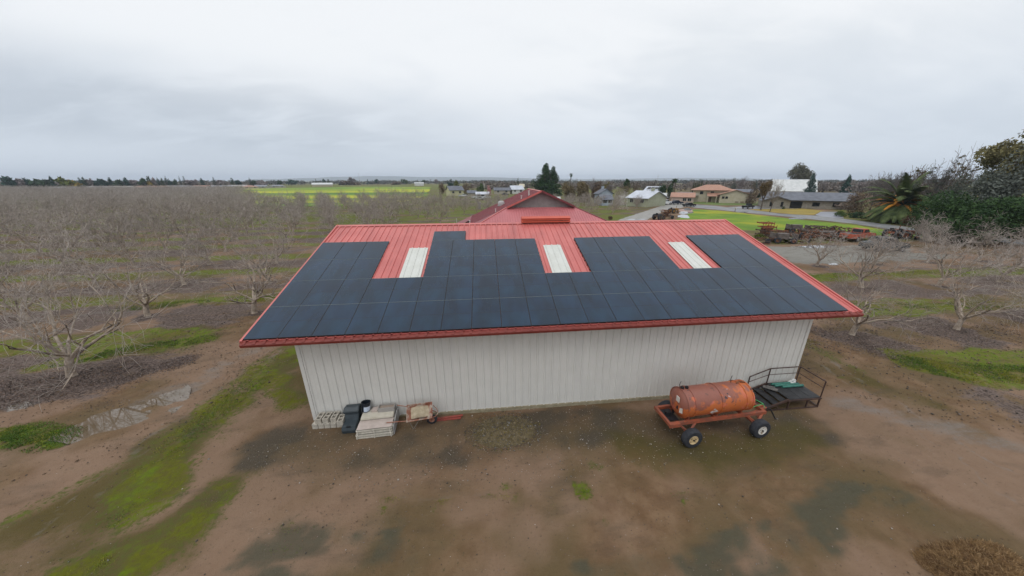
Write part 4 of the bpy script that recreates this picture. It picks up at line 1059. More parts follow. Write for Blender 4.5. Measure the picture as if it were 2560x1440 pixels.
def fhouse(px, D, wpx, label, rm, wm, rise=2.0, h=2.7, d=9, rot=0, **kw):
    x, y = far(px, D); a = math.atan2(x-CAM[0], y-CAM[1]); w = wpx*D/FPX*.95*math.cos(a-YAW)
    return house(kw.pop('name', 'house'), label, (x, y), -a+rot, w, d, h, rise, rm, wm, **kw)
fhouse(804, 640, 44, 'long white shed beyond the left half of the yellow field', roof_white, wall_cream, 2.5, 3, 16, name='shed', cat='shed', wins=())
fhouse(1047, 640, 22, 'small white shed beyond the green field', roof_white, trimw, 1.5, 4, 10, name='shed', cat='shed', wins=())
fhouse(1135, 205, 34, 'pale yellow house with grey roof at the right end of the green field', roof_grey, mat('pale_yellow_wall', (.45, .43, .25), (.5, .48, .3), 1, .8), 2.2, 3.4, 9, rot=.25)
fhouse(1178, 190, 20, 'small grey-roofed garage beside the pale yellow house', roof_grey, wall_tan, 1.2, 2.2, 7, name='garage', cat='garage', wins=())
fhouse(1205, 182, 30, 'low grey-roofed outbuilding left of the red house roof', roof_pale, wall_tan, 1.0, 2.0, 8, name='outbuilding', cat='outbuilding', wins=((0, .4),))
fhouse(1255, 235, 40, 'long grey-roofed house behind the dark red roof slope', roof_grey, wall_tan, 1.6, 2.5, 9)
fhouse(1290, 238, 30, 'white and grey house left of the tall dark conifers', roof_pale, trimw, 2.4, 3.0, 9, rot=.3)
fhouse(1302, 300, 16, 'cream house between the cypress and the tall dark conifers', wall_cream, wall_cream, 2.5, 3.4, 9)
fhouse(1380, 118, 38, 'long white-roofed building right behind the peak of the red house', roof_white, wall_tan, .7, 2.6, 8, name='outbuilding', cat='outbuilding', wins=())
fhouse(1512, 140, 24, 'pale blue gabled house behind the bare trees', roof_grey, wall_blue, 1.7, 3.9, 6, rot=R_(90)+.5, chimney=True)
fhouse(1515, 130, 26, 'grey house front with blue-grey roof below the blue gable', roof_grey, wall_blue, 1.4, 2.2, 7, rot=.35)
fhouse(1622, 130, 58, 'sage green house with wet pale roof left of the white pickup', roof_pale, mat('sage_wall', (.30, .31, .22), (.35, .36, .26), 1, .8), 2.2, 3.0, 12, rot=-.55, chimney=True)
fhouse(1640, 200, 36, 'house with solar panels on its pale roof behind the sage green house', roof_pale, wall_tan, 2.0, 3.6, 10, rot=-.3, solar=True)
fhouse(1716, 178, 30, 'grey shed with dark opening behind the parked white pickup', roof_grey, wall_tan, 1.0, 2.4, 8, name='shed', cat='shed', wins=((0, .2),))
fhouse(1660, 165, 18, 'small white outbuilding between the sage house and the hedge', roof_white, trimw, .9, 2.4, 6, name='outbuilding', cat='outbuilding', wins=())
# the big two-storey house
def big_house():
    x, y = far(1808, 168); a = math.atan2(x-CAM[0], y-CAM[1])
    s = 168/FPX/1.08
    e = empty('two_storey_house', (x, y, 0), -a+.12, 'large two-storey cream house with salmon tiled roofs behind the green lawn', 'house')
    def part(nm, mb, m_, p=None): return mb.build(nm, m_, p or e)
    # local: x to the right, y away
    mb = MB(); mb.bb(-10.5, 3.5, -4, 5, -.2, 5.2); part('wall', mb, wall_cream)
    mb = MB(); hip_roof(mb, 14.5, 9.5, 5.2, 1.9, .8); o = part('roof', mb, roof_salmon); o.location = (-3.5, .5, 0)
    mb = MB(); mb.prism([(-1, -.2), (9.6, -.2), (9.6, 3.4), (4.3, 5.0), (-1, 3.4)], -8.2, 3, 'Y'); part('garage_wing', mb, wall_cream)
    mb = MB()
    for sg in (-1, 1):
        aa = [(4.3+sg*6.1, -8.8, 3.15), (4.3+sg*6.1, 3.4, 3.15), (4.3, 3.4, 5.1), (4.3, -8.8, 5.1)]; mb.add(aa+[(p[0], p[1], p[2]+.16) for p in aa], [(0, 1, 2, 3), (4, 7, 6, 5), (0, 4, 5, 1), (1, 5, 6, 2), (2, 6, 7, 3), (3, 7, 4, 0)])
    part('roof', mb, roof_salmon)
    mb = MB(); mb.add([(-5.5, -6.6, 2.5), (-1, -6.6, 2.5), (-1, -3.9, 3.9), (-5.5, -3.9, 3.9)], [(0, 1, 2, 3)]); part('porch_roof', mb, roof_salmon)
    for xx in (-7.6, -3.6): mb = MB(); mb.bb(xx-.6, xx+.6, -4.06, -3.95, 3.2, 4.4); part('window', mb, winm)
    for xx in (.2, 1.4): mb = MB(); mb.bb(xx-.45, xx+.45, -8.28, -8.15, 1.7, 2.6); part('window', mb, winm)
    for xx in (5.2, 7.0): mb = MB(); mb.bb(xx-.6, xx+.6, -8.28, -8.15, .2, .75); part('window', mb, mat('tan_grille', (.25, .2, .15), None))
    mb = MB(); mb.bb(-4.6, -3.6, -4.08, -3.95, 0, 2.1); part('door', mb, mat('brown_door', (.12, .07, .05), None, rough=.6))
    mb = MB(); mb.bb(-5.4, -5.1, -6.6, -6.3, 0, 2.6); mb.bb(-2.2, -1.9, -6.6, -6.3, 0, 2.6); part('porch_column', mb, wall_cream)
    mb = MB(); mb.bb(-10.9, -8.6, -5.4, -4.05, 2.5, 2.7); mb.bb(-10.9, -8.6, -5.45, -5.35, 2.7, 3.6); mb.bb(-10.9, -10.8, -5.3, -5.2, 0, 2.5); part('balcony', mb, wall_tan)
    mb = MB(); mb.bb(9.65, 12.4, -6.5, -3.5, -.1, 1.6); mb.bb(9.65, 11.6, -3.45, -1.5, -.1, 2.6); part('side_wall', mb, wall_cream)
big_house()
fhouse(1713, 158, 50, 'low salmon-roofed garage wing with pinkish wall left of the two-storey house', roof_salmon, mat('pink_stucco', (.42, .33, .27), (.47, .37, .31), 1, .8), 1.5, 2.3, 9, name='garage', cat='garage', wins=((.1, .35), (.32, .35)))
fhouse(1862, 215, 40, 'long grey building with white edge right behind the two-storey house', roof_grey, wall_tan, 1.2, 3.0, 12, name='outbuilding', cat='outbuilding', wins=())
# white barn with steep roof
fhouse(1985, 330, 84, 'white barn with a big pale roof among bare trees on the right', roof_white, trimw, 8.0, 1.2, 26, rot=.1, name='white_barn', cat='barn', wins=())
# grey house on the right
def grey_house():
    gx_, gy_ = at(2046, 523)
    e = empty('grey_house', (gx_+2, gy_+9, 0), -.62, 'low stone-walled house with dark grey shingle roof by the palm tree', 'house')
    mb = MB(); mb.prism([(-7, -.2), (7, -.2), (7, 2.7), (0, 4.6), (-7, 2.7)], -11, 13, 'X'); mb.build('wall', wall_brick, e)
    mb = MB(); gable_roof(mb, 24, 14, 2.72, 2.1, .8); o = mb.build('roof', roof_grey, e); o.location = (1, 0, 0)
    mb = MB(); mb.prism([(-11.5, -.2), (-4.3, -.2), (-4.3, 2.5), (-7.9, 3.7), (-11.5, 2.5)], -10.6, -4, 'Y'); mb.build('front_wing', wall_brick, e)
    mb = MB()
    for sg in (-1, 1):
        aa = [(-7.9+sg*4.3, -11.4, 2.33), (-7.9+sg*4.3, -2.5, 2.33), (-7.9, -2.5, 3.75), (-7.9, -11.4, 3.75)]; mb.add(aa+[(p[0], p[1], p[2]+.16) for p in aa], [(0, 1, 2, 3), (4, 7, 6, 5), (0, 4, 5, 1), (1, 5, 6, 2), (2, 6, 7, 3), (3, 7, 4, 0)])
    mb.build('roof', roof_grey, e)
    for xx in (-9.3, -6.4): mb = MB(); mb.bb(xx-.35, xx+.35, -10.68, -10.55, .6, 2.1); mb.build('window', winm, e)
    for xx in (3, 8): mb = MB(); mb.bb(xx-.9, xx+.9, -7.08, -6.95, .8, 2.0); mb.build('window', winm, e)
    mb = MB(); mb.bb(-3.6, -.5, -7.06, -6.96, 0, 2.2); mb.build('door', winm, e)
grey_house()
fhouse(2118, 420, 22, 'tiny white-roofed shed left of the dark conifer on the right', roof_white, trimw, 1.2, 3, 8, name='shed', cat='shed', wins=())
fhouse(2150, 430, 24, 'low green-roofed shed right of the dark conifer', mat('green_roof', (.05, .20, .13), None), trimw, 1.2, 3, 8, name='shed', cat='shed', wins=())

# ================================================================== TREES OF THE MIDDLE AND RIGHT
sky_tree(1366, 205, 408, 50, 'cone', F_dkgreen, 'tallest dark green conifer rising behind the red house', name='conifer', seed=61, n=9000, size=.42, nb=18, base=.02)
sky_tree(1384, 203, 416, 44, 'cone', F_dkgreen, 'second dark green conifer, right beside the tallest one', name='conifer', seed=62, n=6000, size=.4, nb=16, base=.02)
sky_tree(1351, 208, 434, 46, 'round', F_dkgreen, 'lower dark green tree at the left foot of the tall conifers', name='evergreen_tree', seed=63, n=2600, size=.42, base=.05)
sky_tree(1312, 400, 449, 16, 'round', F_teal, 'small round dark tree left of the tall conifers', name='evergreen_tree', seed=64, n=700, base=.1)
sky_tree(1295, 240, 444, 5, 'spire', F_dkgreen, 'thin cypress standing alone above the long grey roof', name='cypress', seed=65, n=500, size=.3, base=.02)
sky_tree(1278, 250, 452, 12, 'round', F_teal, 'dark tree left of the lone thin cypress', name='evergreen_tree', seed=66, n=700, base=.05)
sky_tree(1223, 215, 465, 13, 'bush', F_pink, 'small tree covered in pink blossom beyond the parked vehicles', name='blossom_tree', seed=67, n=900, size=.3)
sky_tree(1210, 300, 456, 5, 'bush', F_white, 'tiny white blossoming tree behind the pink one', name='blossom_tree', seed=68, n=300, size=.3)
sky_tree(1102, 215, 457, 22, 'bush', F_brown, 'reddish brown leafless tree left of the pale yellow house', name='bare_tree', seed=69, n=2200, size=.22)
sky_tree(1140, 235, 449, 18, 'round', F_yelgreen, 'yellow-green tree behind the pale yellow house', name='broadleaf_tree', seed=70, n=1200, size=.3, base=.05)
sky_tree(1126, 300, 445, 22, 'round', F_teal, 'grey-green tree rising behind the yellow-green one', name='broadleaf_tree', seed=71, n=1000, size=.5, base=.05)
sky_tree(1168, 225, 455, 44, 'bush', F_brown, 'broad brown leafless tree right of the pale yellow house', name='bare_tree', seed=72, n=2600, size=.25)
sky_tree(1200, 228, 454, 24, 'bush', F_green, 'mid green bushy tree right of the broad brown tree', name='broadleaf_tree', seed=73, n=1500, size=.3)
for i, (px, D, yt, wp, fm, lab) in enumerate([(1424, 150, 452, 42, F_willow, 'tan willow-like leafless tree directly right of the tall conifers'), (1460, 145, 450, 46, F_willow, 'broad tan leafless tree in the middle of the willow clump'), (1495, 160, 453, 34, F_brown, 'brown leafless tree left of the pale blue gable'), (1520, 220, 452, 26, F_olive, 'olive-brown tree behind the pale blue gabled house')]):
    sky_tree(px, D, yt, wp, 'bush', fm, lab, name='leafless_tree', seed=80+i, n=11000, size=.26, nb=26)
for i, (px, D, yt, wp, lab) in enumerate([(1440, 170, 445, 30, 'fine grey twiggy tree rising above the willow clump'), (1488, 160, 441, 26, 'taller grey twiggy tree above the right of the willow clump'), (1528, 175, 447, 24, 'grey twiggy tree above the pale blue gable')]):
    sky_tree(px, D, yt, wp, 'twig', F_lilac, lab, name='bare_tree', seed=90+i, kids=(1, 6, 5, 4, 4), minr=.07)
sky_tree(1568, 190, 443, 19, 'round', F_dkgreen, 'dense round dark green tree standing alone above the rooftops', name='evergreen_tree', seed=95, n=2200, size=.35, base=.3)
sky_tree(1560, 185, 455, 44, 'bush', F_willow, 'low tan tree mound below the round dark green tree', name='leafless_tree', seed=96, n=2500, size=.2)
sky_tree(1592, 180, 456, 34, 'bush', F_brown, 'brown tree mound right of the round dark green tree', name='leafless_tree', seed=97, n=2200, size=.2)
sky_tree(1562, 108, 468, 40, 'bush', F_white, 'bare tree dusted with white blossom in front of the sage green house', name='blossom_tree', seed=98, n=1300, size=.12)
sky_tree(1655, 178, 458, 26, 'bush', F_dkgreen, 'left and taller half of the dark green hedge trees by the grey shed', name='evergreen_tree', seed=99, n=2200, size=.3)
sky_tree(1678, 176, 461, 22, 'bush', F_dkgreen, 'right and lower half of the dark green hedge trees by the grey shed', name='evergreen_tree', seed=101, n=1800, size=.3)
sky_tree(1745, 235, 458, 40, 'bush', F_willow, 'tan tree mass behind the cypress row', name='leafless_tree', seed=102, n=2600, size=.3)
G2 = 'cypresses in a row behind the two-storey house'
for i, (px, yt) in enumerate([(1736.5, 449), (1741, 449.5), (1745.5, 451), (1750.5, 448.5), (1756, 448.5), (1767, 450.5), (1782.5, 453.5)]):
    sky_tree(px, 205, yt, 4.2, 'spire', F_dkgreen, f'slim dark cypress, {ORD[i]} from the left in the row behind the two-storey house', name='cypress', seed=110+i, n=520, size=.22, base=.02, group=G2)
for i, (px, D, yt, wp, fm, lab, nm) in enumerate([
    (1858, 250, 438, 26, F_lilac, 'wispy grey leafless tree behind the right end of the two-storey house', 'bare_tree'),
    (1838, 260, 446, 22, F_grey, 'grey-green tree just left of the wispy tree', 'broadleaf_tree'),
    (1893, 300, 446, 14, F_teal, 'small blue-grey conifer right of the wispy tree', 'conifer')]):
    sky_tree(px, D, yt, wp, 'twig' if i == 0 else 'round', fm, lab, name=nm, seed=120+i, **(dict(minr=.05) if i == 0 else dict(n=1200, base=.05)))
sky_tree(1884, 160, 460, 34, 'bush', F_brown, 'reddish brown low tree right of the two-storey house', name='leafless_tree', seed=125, n=2600, size=.18)
sky_tree(1920, 128, 447, 34, 'round', foliage_mat('bronze_leaves', (.09, .06, .025), (.17, .115, .05), .5), 'bronze-leaved tree with two trunks left of the white barn', name='broadleaf_tree', seed=126, n=4200, size=.17, base=.35)
sky_tree(1945, 122, 444, 44, 'twig', foliage_mat('fawn_twigs', (.20, .16, .12), (.28, .23, .18), .4), 'spreading bare fawn tree in front of the white barn', name='bare_tree', seed=127, minr=.035, trunk=3)
sky_tree(2012, 365, 404, 62, 'round', foliage_mat('eucalyptus_leaves', (.055, .055, .035), (.12, .115, .07), .3), 'tall dull olive eucalyptus rising over the white barn', name='eucalyptus_tree', seed=128, n=7500, size=.56, base=.12, nb=26)
sky_tree(2036, 300, 433, 26, 'cone', F_teal, 'dark evergreen against the right side of the tall eucalyptus', name='evergreen_tree', seed=129, n=2400, size=.4, base=.03)
sky_tree(2065, 330, 451, 24, 'round', F_lilac, 'small grey tree on the horizon right of the tall eucalyptus', name='bare_tree', seed=130, n=700, base=.05)
sky_tree(2126, 330, 437, 20, 'cone', F_teal, 'lone dark blue-green conifer right of the white barn', name='conifer', seed=131, n=1800, size=.5, base=.03)
sky_tree(2160, 330, 450, 30, 'round', F_lilac, 'leafless grey tree right of the lone dark conifer', name='bare_tree', seed=132, n=900, base=.05)
GR = 'tall bare trees at the right edge'
for i, (px, D, yt, wp, fm, lv, lf, lab) in enumerate([
    (2208, 135, 428, 60, F_dktwig, 300, F_grey, 'dark twiggy tree directly behind the palm'),
    (2250, 125, 420, 50, F_dktwig, 700, F_grey, 'bare tree with grey leaf tufts right of the palm crown'),
    (2318, 118, 408, 70, F_brown, 2200, F_olive, 'bare tree with an olive tuft of leaves above the brown thicket'),
    (2388, 108, 372, 84, F_dktwig, 900, F_grey, 'tall bare forked tree left of the giant eucalyptus'),
    (2440, 112, 352, 70, F_brown, 2500, F_olive, 'tall bare tree with olive leaves just left of the giant eucalyptus'),
    ]): sky_tree(px, D, yt, wp, 'twig', fm, lab, name='bare_tree', seed=140+i, leaves=lv*2, lf=lf, minr=.075, trunk=2.4)
sky_tree(2585, 100, 296, 200, 'round', foliage_mat('giant_eucalyptus_leaves', (.070, .066, .030), (.19, .165, .07), .25), 'giant eucalyptus with olive foliage cut by the right edge', name='eucalyptus_tree', seed=150, n=11000, size=.25, base=.25, nb=40, rs=.26)
sky_tree(2530, 92, 388, 140, 'bush', F_grey, 'big grey-green tree mass below the giant eucalyptus', name='broadleaf_tree', seed=151, n=12000, size=.22, nb=34)
sky_tree(2415, 98, 428, 80, 'bush', F_grey, 'grey-green bushy tree left of the big grey-green mass', name='broadleaf_tree', seed=152, n=6500, size=.18, nb=24)
sky_tree(2335, 125, 452, 80, 'bush', foliage_mat('grey_brown_brush', (.075, .07, .055), (.15, .135, .105), .4), 'grey-brown thicket behind the palm on its right', name='thicket', seed=153, n=5000, size=.2, nb=22)
sky_tree(2338, 112, 492, 90, 'bush', F_rust, 'reddish brown dry thicket between the palm and the green hedge', name='thicket', seed=154, n=6500, size=.15, nb=22)
sky_tree(2240, 150, 455, 90, 'bush', F_brown, 'brown brush behind the palm crown', name='thicket', seed=155, n=4000, size=.25, nb=20)
sky_tree(2150, 130, 478, 70, 'bush', F_brown, 'low brown brush behind the grey roof', name='thicket', seed=156, n=3000, size=.2, nb=20)
def hedge():
    e = empty('hedge_bush', (*far(2480, 82), 0), 0, 'huge rounded dark green bush at the right edge below the eucalyptus', 'bush')
    bl = clumpy(160, (0, 0, 3.3), (7.2, 6.0, 4.2), 46, .36); V, F = leaf_cloud(160, bl, 34000, .18); V[:, 2] = np.maximum(V[:, 2], 0)
    link('foliage', np_mesh('foliage', V, F, F_hedge), e)
hedge()
for i, (px, py, w, h, fm, lab) in enumerate([(2103, 541, 3.2, 1.5, F_green, 'small green bush left of the palm at the driveway edge'), (2145, 545, 4.4, 1.7, F_dkgreen, 'wider dark green bush between the small bush and the palm'), (2190, 552, 4.5, 1.4, F_dkgreen, 'low dark bush at the left foot of the palm'), (2290, 566, 5, 2.0, F_rust, 'low dark brown brush right of the palm trunk'), (1968, 509, 1.2, 1.0, F_dkgreen, 'small dark clipped shrub on the far side of the side road'), (1958, 523, 1.3, .9, F_dkgreen, 'small shrub on the golden lawn'), (2058, 521, 6, 1.0, F_dkgreen, 'dark shrubs against the wall of the grey house'), (2110, 524, 7, 2.2, foliage_mat('pale_brush', (.20, .16, .14), (.3, .25, .22), .5), 'pale pinkish leafless shrub right of the grey house'), (1900, 597, 2.0, .9, F_yelgreen, 'yellow-green weed clump below the rusty machinery stack'), (1975, 607, 2.4, .9, F_yelgreen, 'yellow-green weed clump left of the white puddle'), (1721, 514, 1.2, .9, F_rust, 'small dark shrub at the road fork'), (1525, 549, 1.6, 1.0, F_rust, 'small brown shrub beside the drive at the red roof corner')]):
    x, y = at(px, py); leafy_tree('shrub', (x, y), h, w, fm, lab, 'shrub', None, 170+i, n=900, size=w*.045, shape='bush', nb=12)

# palms
def palm(pos, h, trunk_r, R, nf, label, colr, droop=1.0, seed=1, orange=False, skirt=False):
    e = empty('palm_tree', (pos[0], pos[1], 0), 0, label, 'palm tree')
    mb = MB(); n = 7
    for k in range(n):
        z0, z1 = h*k/n, h*(k+1)/n; mb.tube((0, 0, z0), (0, 0, z1), trunk_r*(1.15 if k % 2 else 1), trunk_r, n=10)
    mb.build('trunk', barkd if not orange else mat('palm_trunk', (.05, .055, .035), (.10, .10, .06), 6, .9, bump=.05, bscale=8), e)
    rr = random.Random(seed); Vs, Fs, mi = [], [], []
    def frond(az, el, L, m_):
        pts = []; d = Vector((math.cos(az)*math.cos(el), math.sin(az)*math.cos(el), math.sin(el))); p = Vector((0, 0, h))
        for i in range(9):
            pts.append(p.copy()); d = (d+Vector((0, 0, -.13*droop*(1+i*.12)))).normalized(); p = p+d*L/8
        side = Vector((-math.sin(az), math.cos(az), 0))
        for i in range(1, 9):
            for q in range(4):
                c = pts[i-1].lerp(pts[i], q/4); dd = (pts[i]-pts[i-1]).normalized()
                ll = L*(.13 if m_ == 0 else .10)*math.sin(math.pi*min(1, .18+.8*(i+q/4)/9))+.05
                for sg in (-1, 1):
                    tip = c+side*sg*ll+dd*ll*.6+Vector((0, 0, -ll*.35)); w = dd*L*.02
                    b = len(Vs); Vs.extend([c-w, c+w, tip+w*.3, tip-w*.3]); Fs.append((b, b+1, b+2, b+3)); mi.append(m_)
    for k in range(nf):
        el = R_(rr.choice([rr.uniform(-40, 15), rr.uniform(0, 85)])) if not skirt else R_(rr.uniform(-70, 80))
        frond(rr.uniform(0, 6.28), el, R*rr.uniform(.85, 1.08), 0)
    if orange:
        for k in range(30): frond(rr.uniform(0, 6.28), R_(rr.uniform(8, 62)), R*rr.uniform(.45, .72), 1)
    me = np_mesh('fronds', np.array([tuple(v) for v in Vs]), np.array(Fs), [colr, mat('orange_palm_stalks', (.55, .20, .015), (.62, .26, .02), 3, .7)], mi)
    link('fronds', me, e); return e
palmg = foliage_mat('palm_fronds', (.024, .042, .012), (.115, .145, .050), .9)
palm(at(2238, 556), 3.9, .55, 7.9, 80, 'large feathery palm with orange flower stalks at the right', palmg, 1.0, 3, True, False)
x, y = far(1427, 260); palm((x, y), hgt(1427, 437, 260), .3, 1.9, 60, 'tall thin-trunked palm above the willow clump', F_dkgreen, 1.6, 4, skirt=True)
x, y = far(1684, 230); palm((x, y), hgt(1684, 451, 230), .3, 1.7, 60, 'left palm of the pair behind the dark hedge trees', F_dkgreen, 1.6, 5, skirt=True)
x, y = far(1690, 228); palm((x, y), hgt(1690, 449, 228), .3, 2.0, 60, 'right palm of the pair behind the dark hedge trees', F_dkgreen, 1.6, 6, skirt=True)

# ================================================================== VEHICLES
tyre = mat('tyre_rubber', (.018, .020, .026), (.032, .034, .040), 9, .85)
chrome = mat('wheel_metal', (.45, .45, .45), None, rough=.35, metal=.6)
def wheel(parent, c, r, w, rimm, name='wheel', rim=.55):
    e = MB()
    prof = [(r*rim, -w/2), (r*.9, -w/2), (r*.98, -w*.38), (r, -w*.2), (r, w*.2), (r*.98, w*.38), (r*.9, w/2), (r*rim, w/2)]
    e.lathe(prof, 26, c, 'Y', closed=False); o = e.build(name, tyre, parent, smooth_=True)
    m2 = MB(); q = r*rim
    m2.lathe([(.001, -w*.47), (q*.80, -w*.47), (q*.96, -w*.53), (q*1.0, -w*.42), (q*1.0, w*.42), (q*.96, w*.53), (q*.80, w*.47), (.001, w*.47)], 22, c, 'Y', closed=False)
    m2.build('rim', rimm, o, smooth_=True)
    m3 = MB(); m3.lathe([(q*.16, -w*.62), (q*.16, -w*.48)], 10, c, 'Y')
    for k in range(5): a = k*1.257; m3.lathe([(q*.05, -w*.52), (q*.05, -w*.48)], 6, (c[0]+q*.58*math.sin(a), c[1], c[2]+q*.58*math.cos(a)), 'Y')
    m3.build('hub', blackm, o); return o
def car(label, pos, rz, paint, kind='sedan', name='parked_car', group=None, scale=1.0, cat='car', nowheels=False):
    e = empty(name, (pos[0], pos[1], gz(pos[0])), rz, label, cat, group); e.scale = (scale,)*3
    L2 = 2.25 if kind != 'pickup' else 2.7
    low = {'sedan': [(-L2, .35), (L2, .35), (L2, .72), (L2-.15, .82), (1.15, .95), (-1.35, .98), (-L2+.05, .92), (-L2, .7)],
           'pickup': [(-L2, .5), (L2, .5), (L2, .95), (L2-.2, 1.08), (1.2, 1.18), (-.4, 1.18), (-.4, 1.14), (-L2, 1.14)],
           'old': [(-L2, .4), (L2, .4), (L2, .85), (L2-.3, 1.0), (1.0, 1.12), (-1.2, 1.12), (-L2, .95)]}[kind]
    mb = MB(); mb.prism(low, -.88, .88, 'Y'); mb.build('body', paint, e, bevel=.05)
    cab = {'sedan': [(-1.3, .97), (1.05, .94), (.45, 1.40), (-.85, 1.42)], 'pickup': [(-.38, 1.17), (1.25, 1.17), (.75, 1.75), (-.3, 1.78)], 'old': [(-1.1, 1.11), (.95, 1.11), (.55, 1.62), (-.85, 1.64)]}[kind]
    mb = MB(); mb.prism(cab, -.74, .74, 'Y'); mb.build('cabin', paint, e, bevel=.05)
    cxm = sum(p[0] for p in cab)/4; czm = sum(p[1] for p in cab)/4; gl = [(cxm+(p[0]-cxm)*.84, czm+(p[1]-czm)*.70) for p in cab]
    mb = MB(); mb.prism(gl, -.755, -.742, 'Y'); mb.prism(gl, .742, .755, 'Y')
    f0, f1, b0, b1 = cab[1], cab[2], cab[0], cab[3]
    for (p, q, s) in ((f0, f1, .02), (b0, b1, -.02)):
        a = (p[0]*.85+q[0]*.15+s, p[1]*.85+q[1]*.15); b = (p[0]*.15+q[0]*.85+s, p[1]*.15+q[1]*.85); mb.add([(a[0], -.62, a[1]), (a[0], .62, a[1]), (b[0], .58, b[1]), (b[0], -.58, b[1])], [(0, 1, 2, 3)])
    mb.build('windows', winm, e)
    if kind == 'pickup':
        mb = MB(); mb.bb(-L2+.1, -.5, -.75, .75, 1.141, 1.15); mb.build('bed', blackm, e)
    r = .33 if kind != 'pickup' else .4
    if not nowheels:
        for xx in (-L2*.62, L2*.62):
            for yy in (-.8, .8): wheel(e, (xx, yy, r), r, .22, chrome)
    for yy in (-.6, .6): mb = MB(); mb.bb(L2-.01, L2+.02, yy-.16, yy+.16, .62, .74); mb.build('headlight', trimw, e)
    return e
whitep = mat('white_paint', (.62, .63, .63), None, rough=.35); blackp = mat('black_paint', (.015, .016, .02), None, rough=.25); navyp = mat('navy_paint', (.025, .032, .05), None, rough=.25)
GC = 'cars parked by the houses'
car('white pickup truck parked beside the sage green house', far(1671, 138), .5, whitep, 'pickup', 'pickup_truck', GC, cat='pickup truck', scale=1.1)
car('long dark blue car behind the white pickup, left of the black car', far(1699, 142), .15, navyp, 'sedan', group=GC, scale=1.15)
car('black car parked in front of the low salmon-roofed garage', far(1733, 132), .1, blackp, 'sedan', group=GC)
car('dark utility vehicle parked on the grass right of the two-storey house', far(1885, 132), .4, blackp, 'pickup', 'parked_car', GC, scale=.9)
for i, (px, D, rz_, pm_, k_, lab) in enumerate([(1156, 188, .3, whitep, 'pickup', 'white vehicle parked right of the pale yellow house'), (1164, 190, .1, navyp, 'sedan', 'dark car next to the white vehicle by the pale yellow house'), (1190, 172, .6, whitep, 'pickup', 'white pickup beside the low grey outbuilding'), (1215, 176, .2, whitep, 'sedan', 'pale car right of the low grey outbuilding'), (1262, 214, .1, navyp, 'sedan', 'dark car in front of the long grey roof'), (1198, 160, .3, chrome, 'old', 'grey car nearest the bare orchard by the outbuilding')]):
    car(lab, far(px, D), rz_, pm_, k_, group=GC)

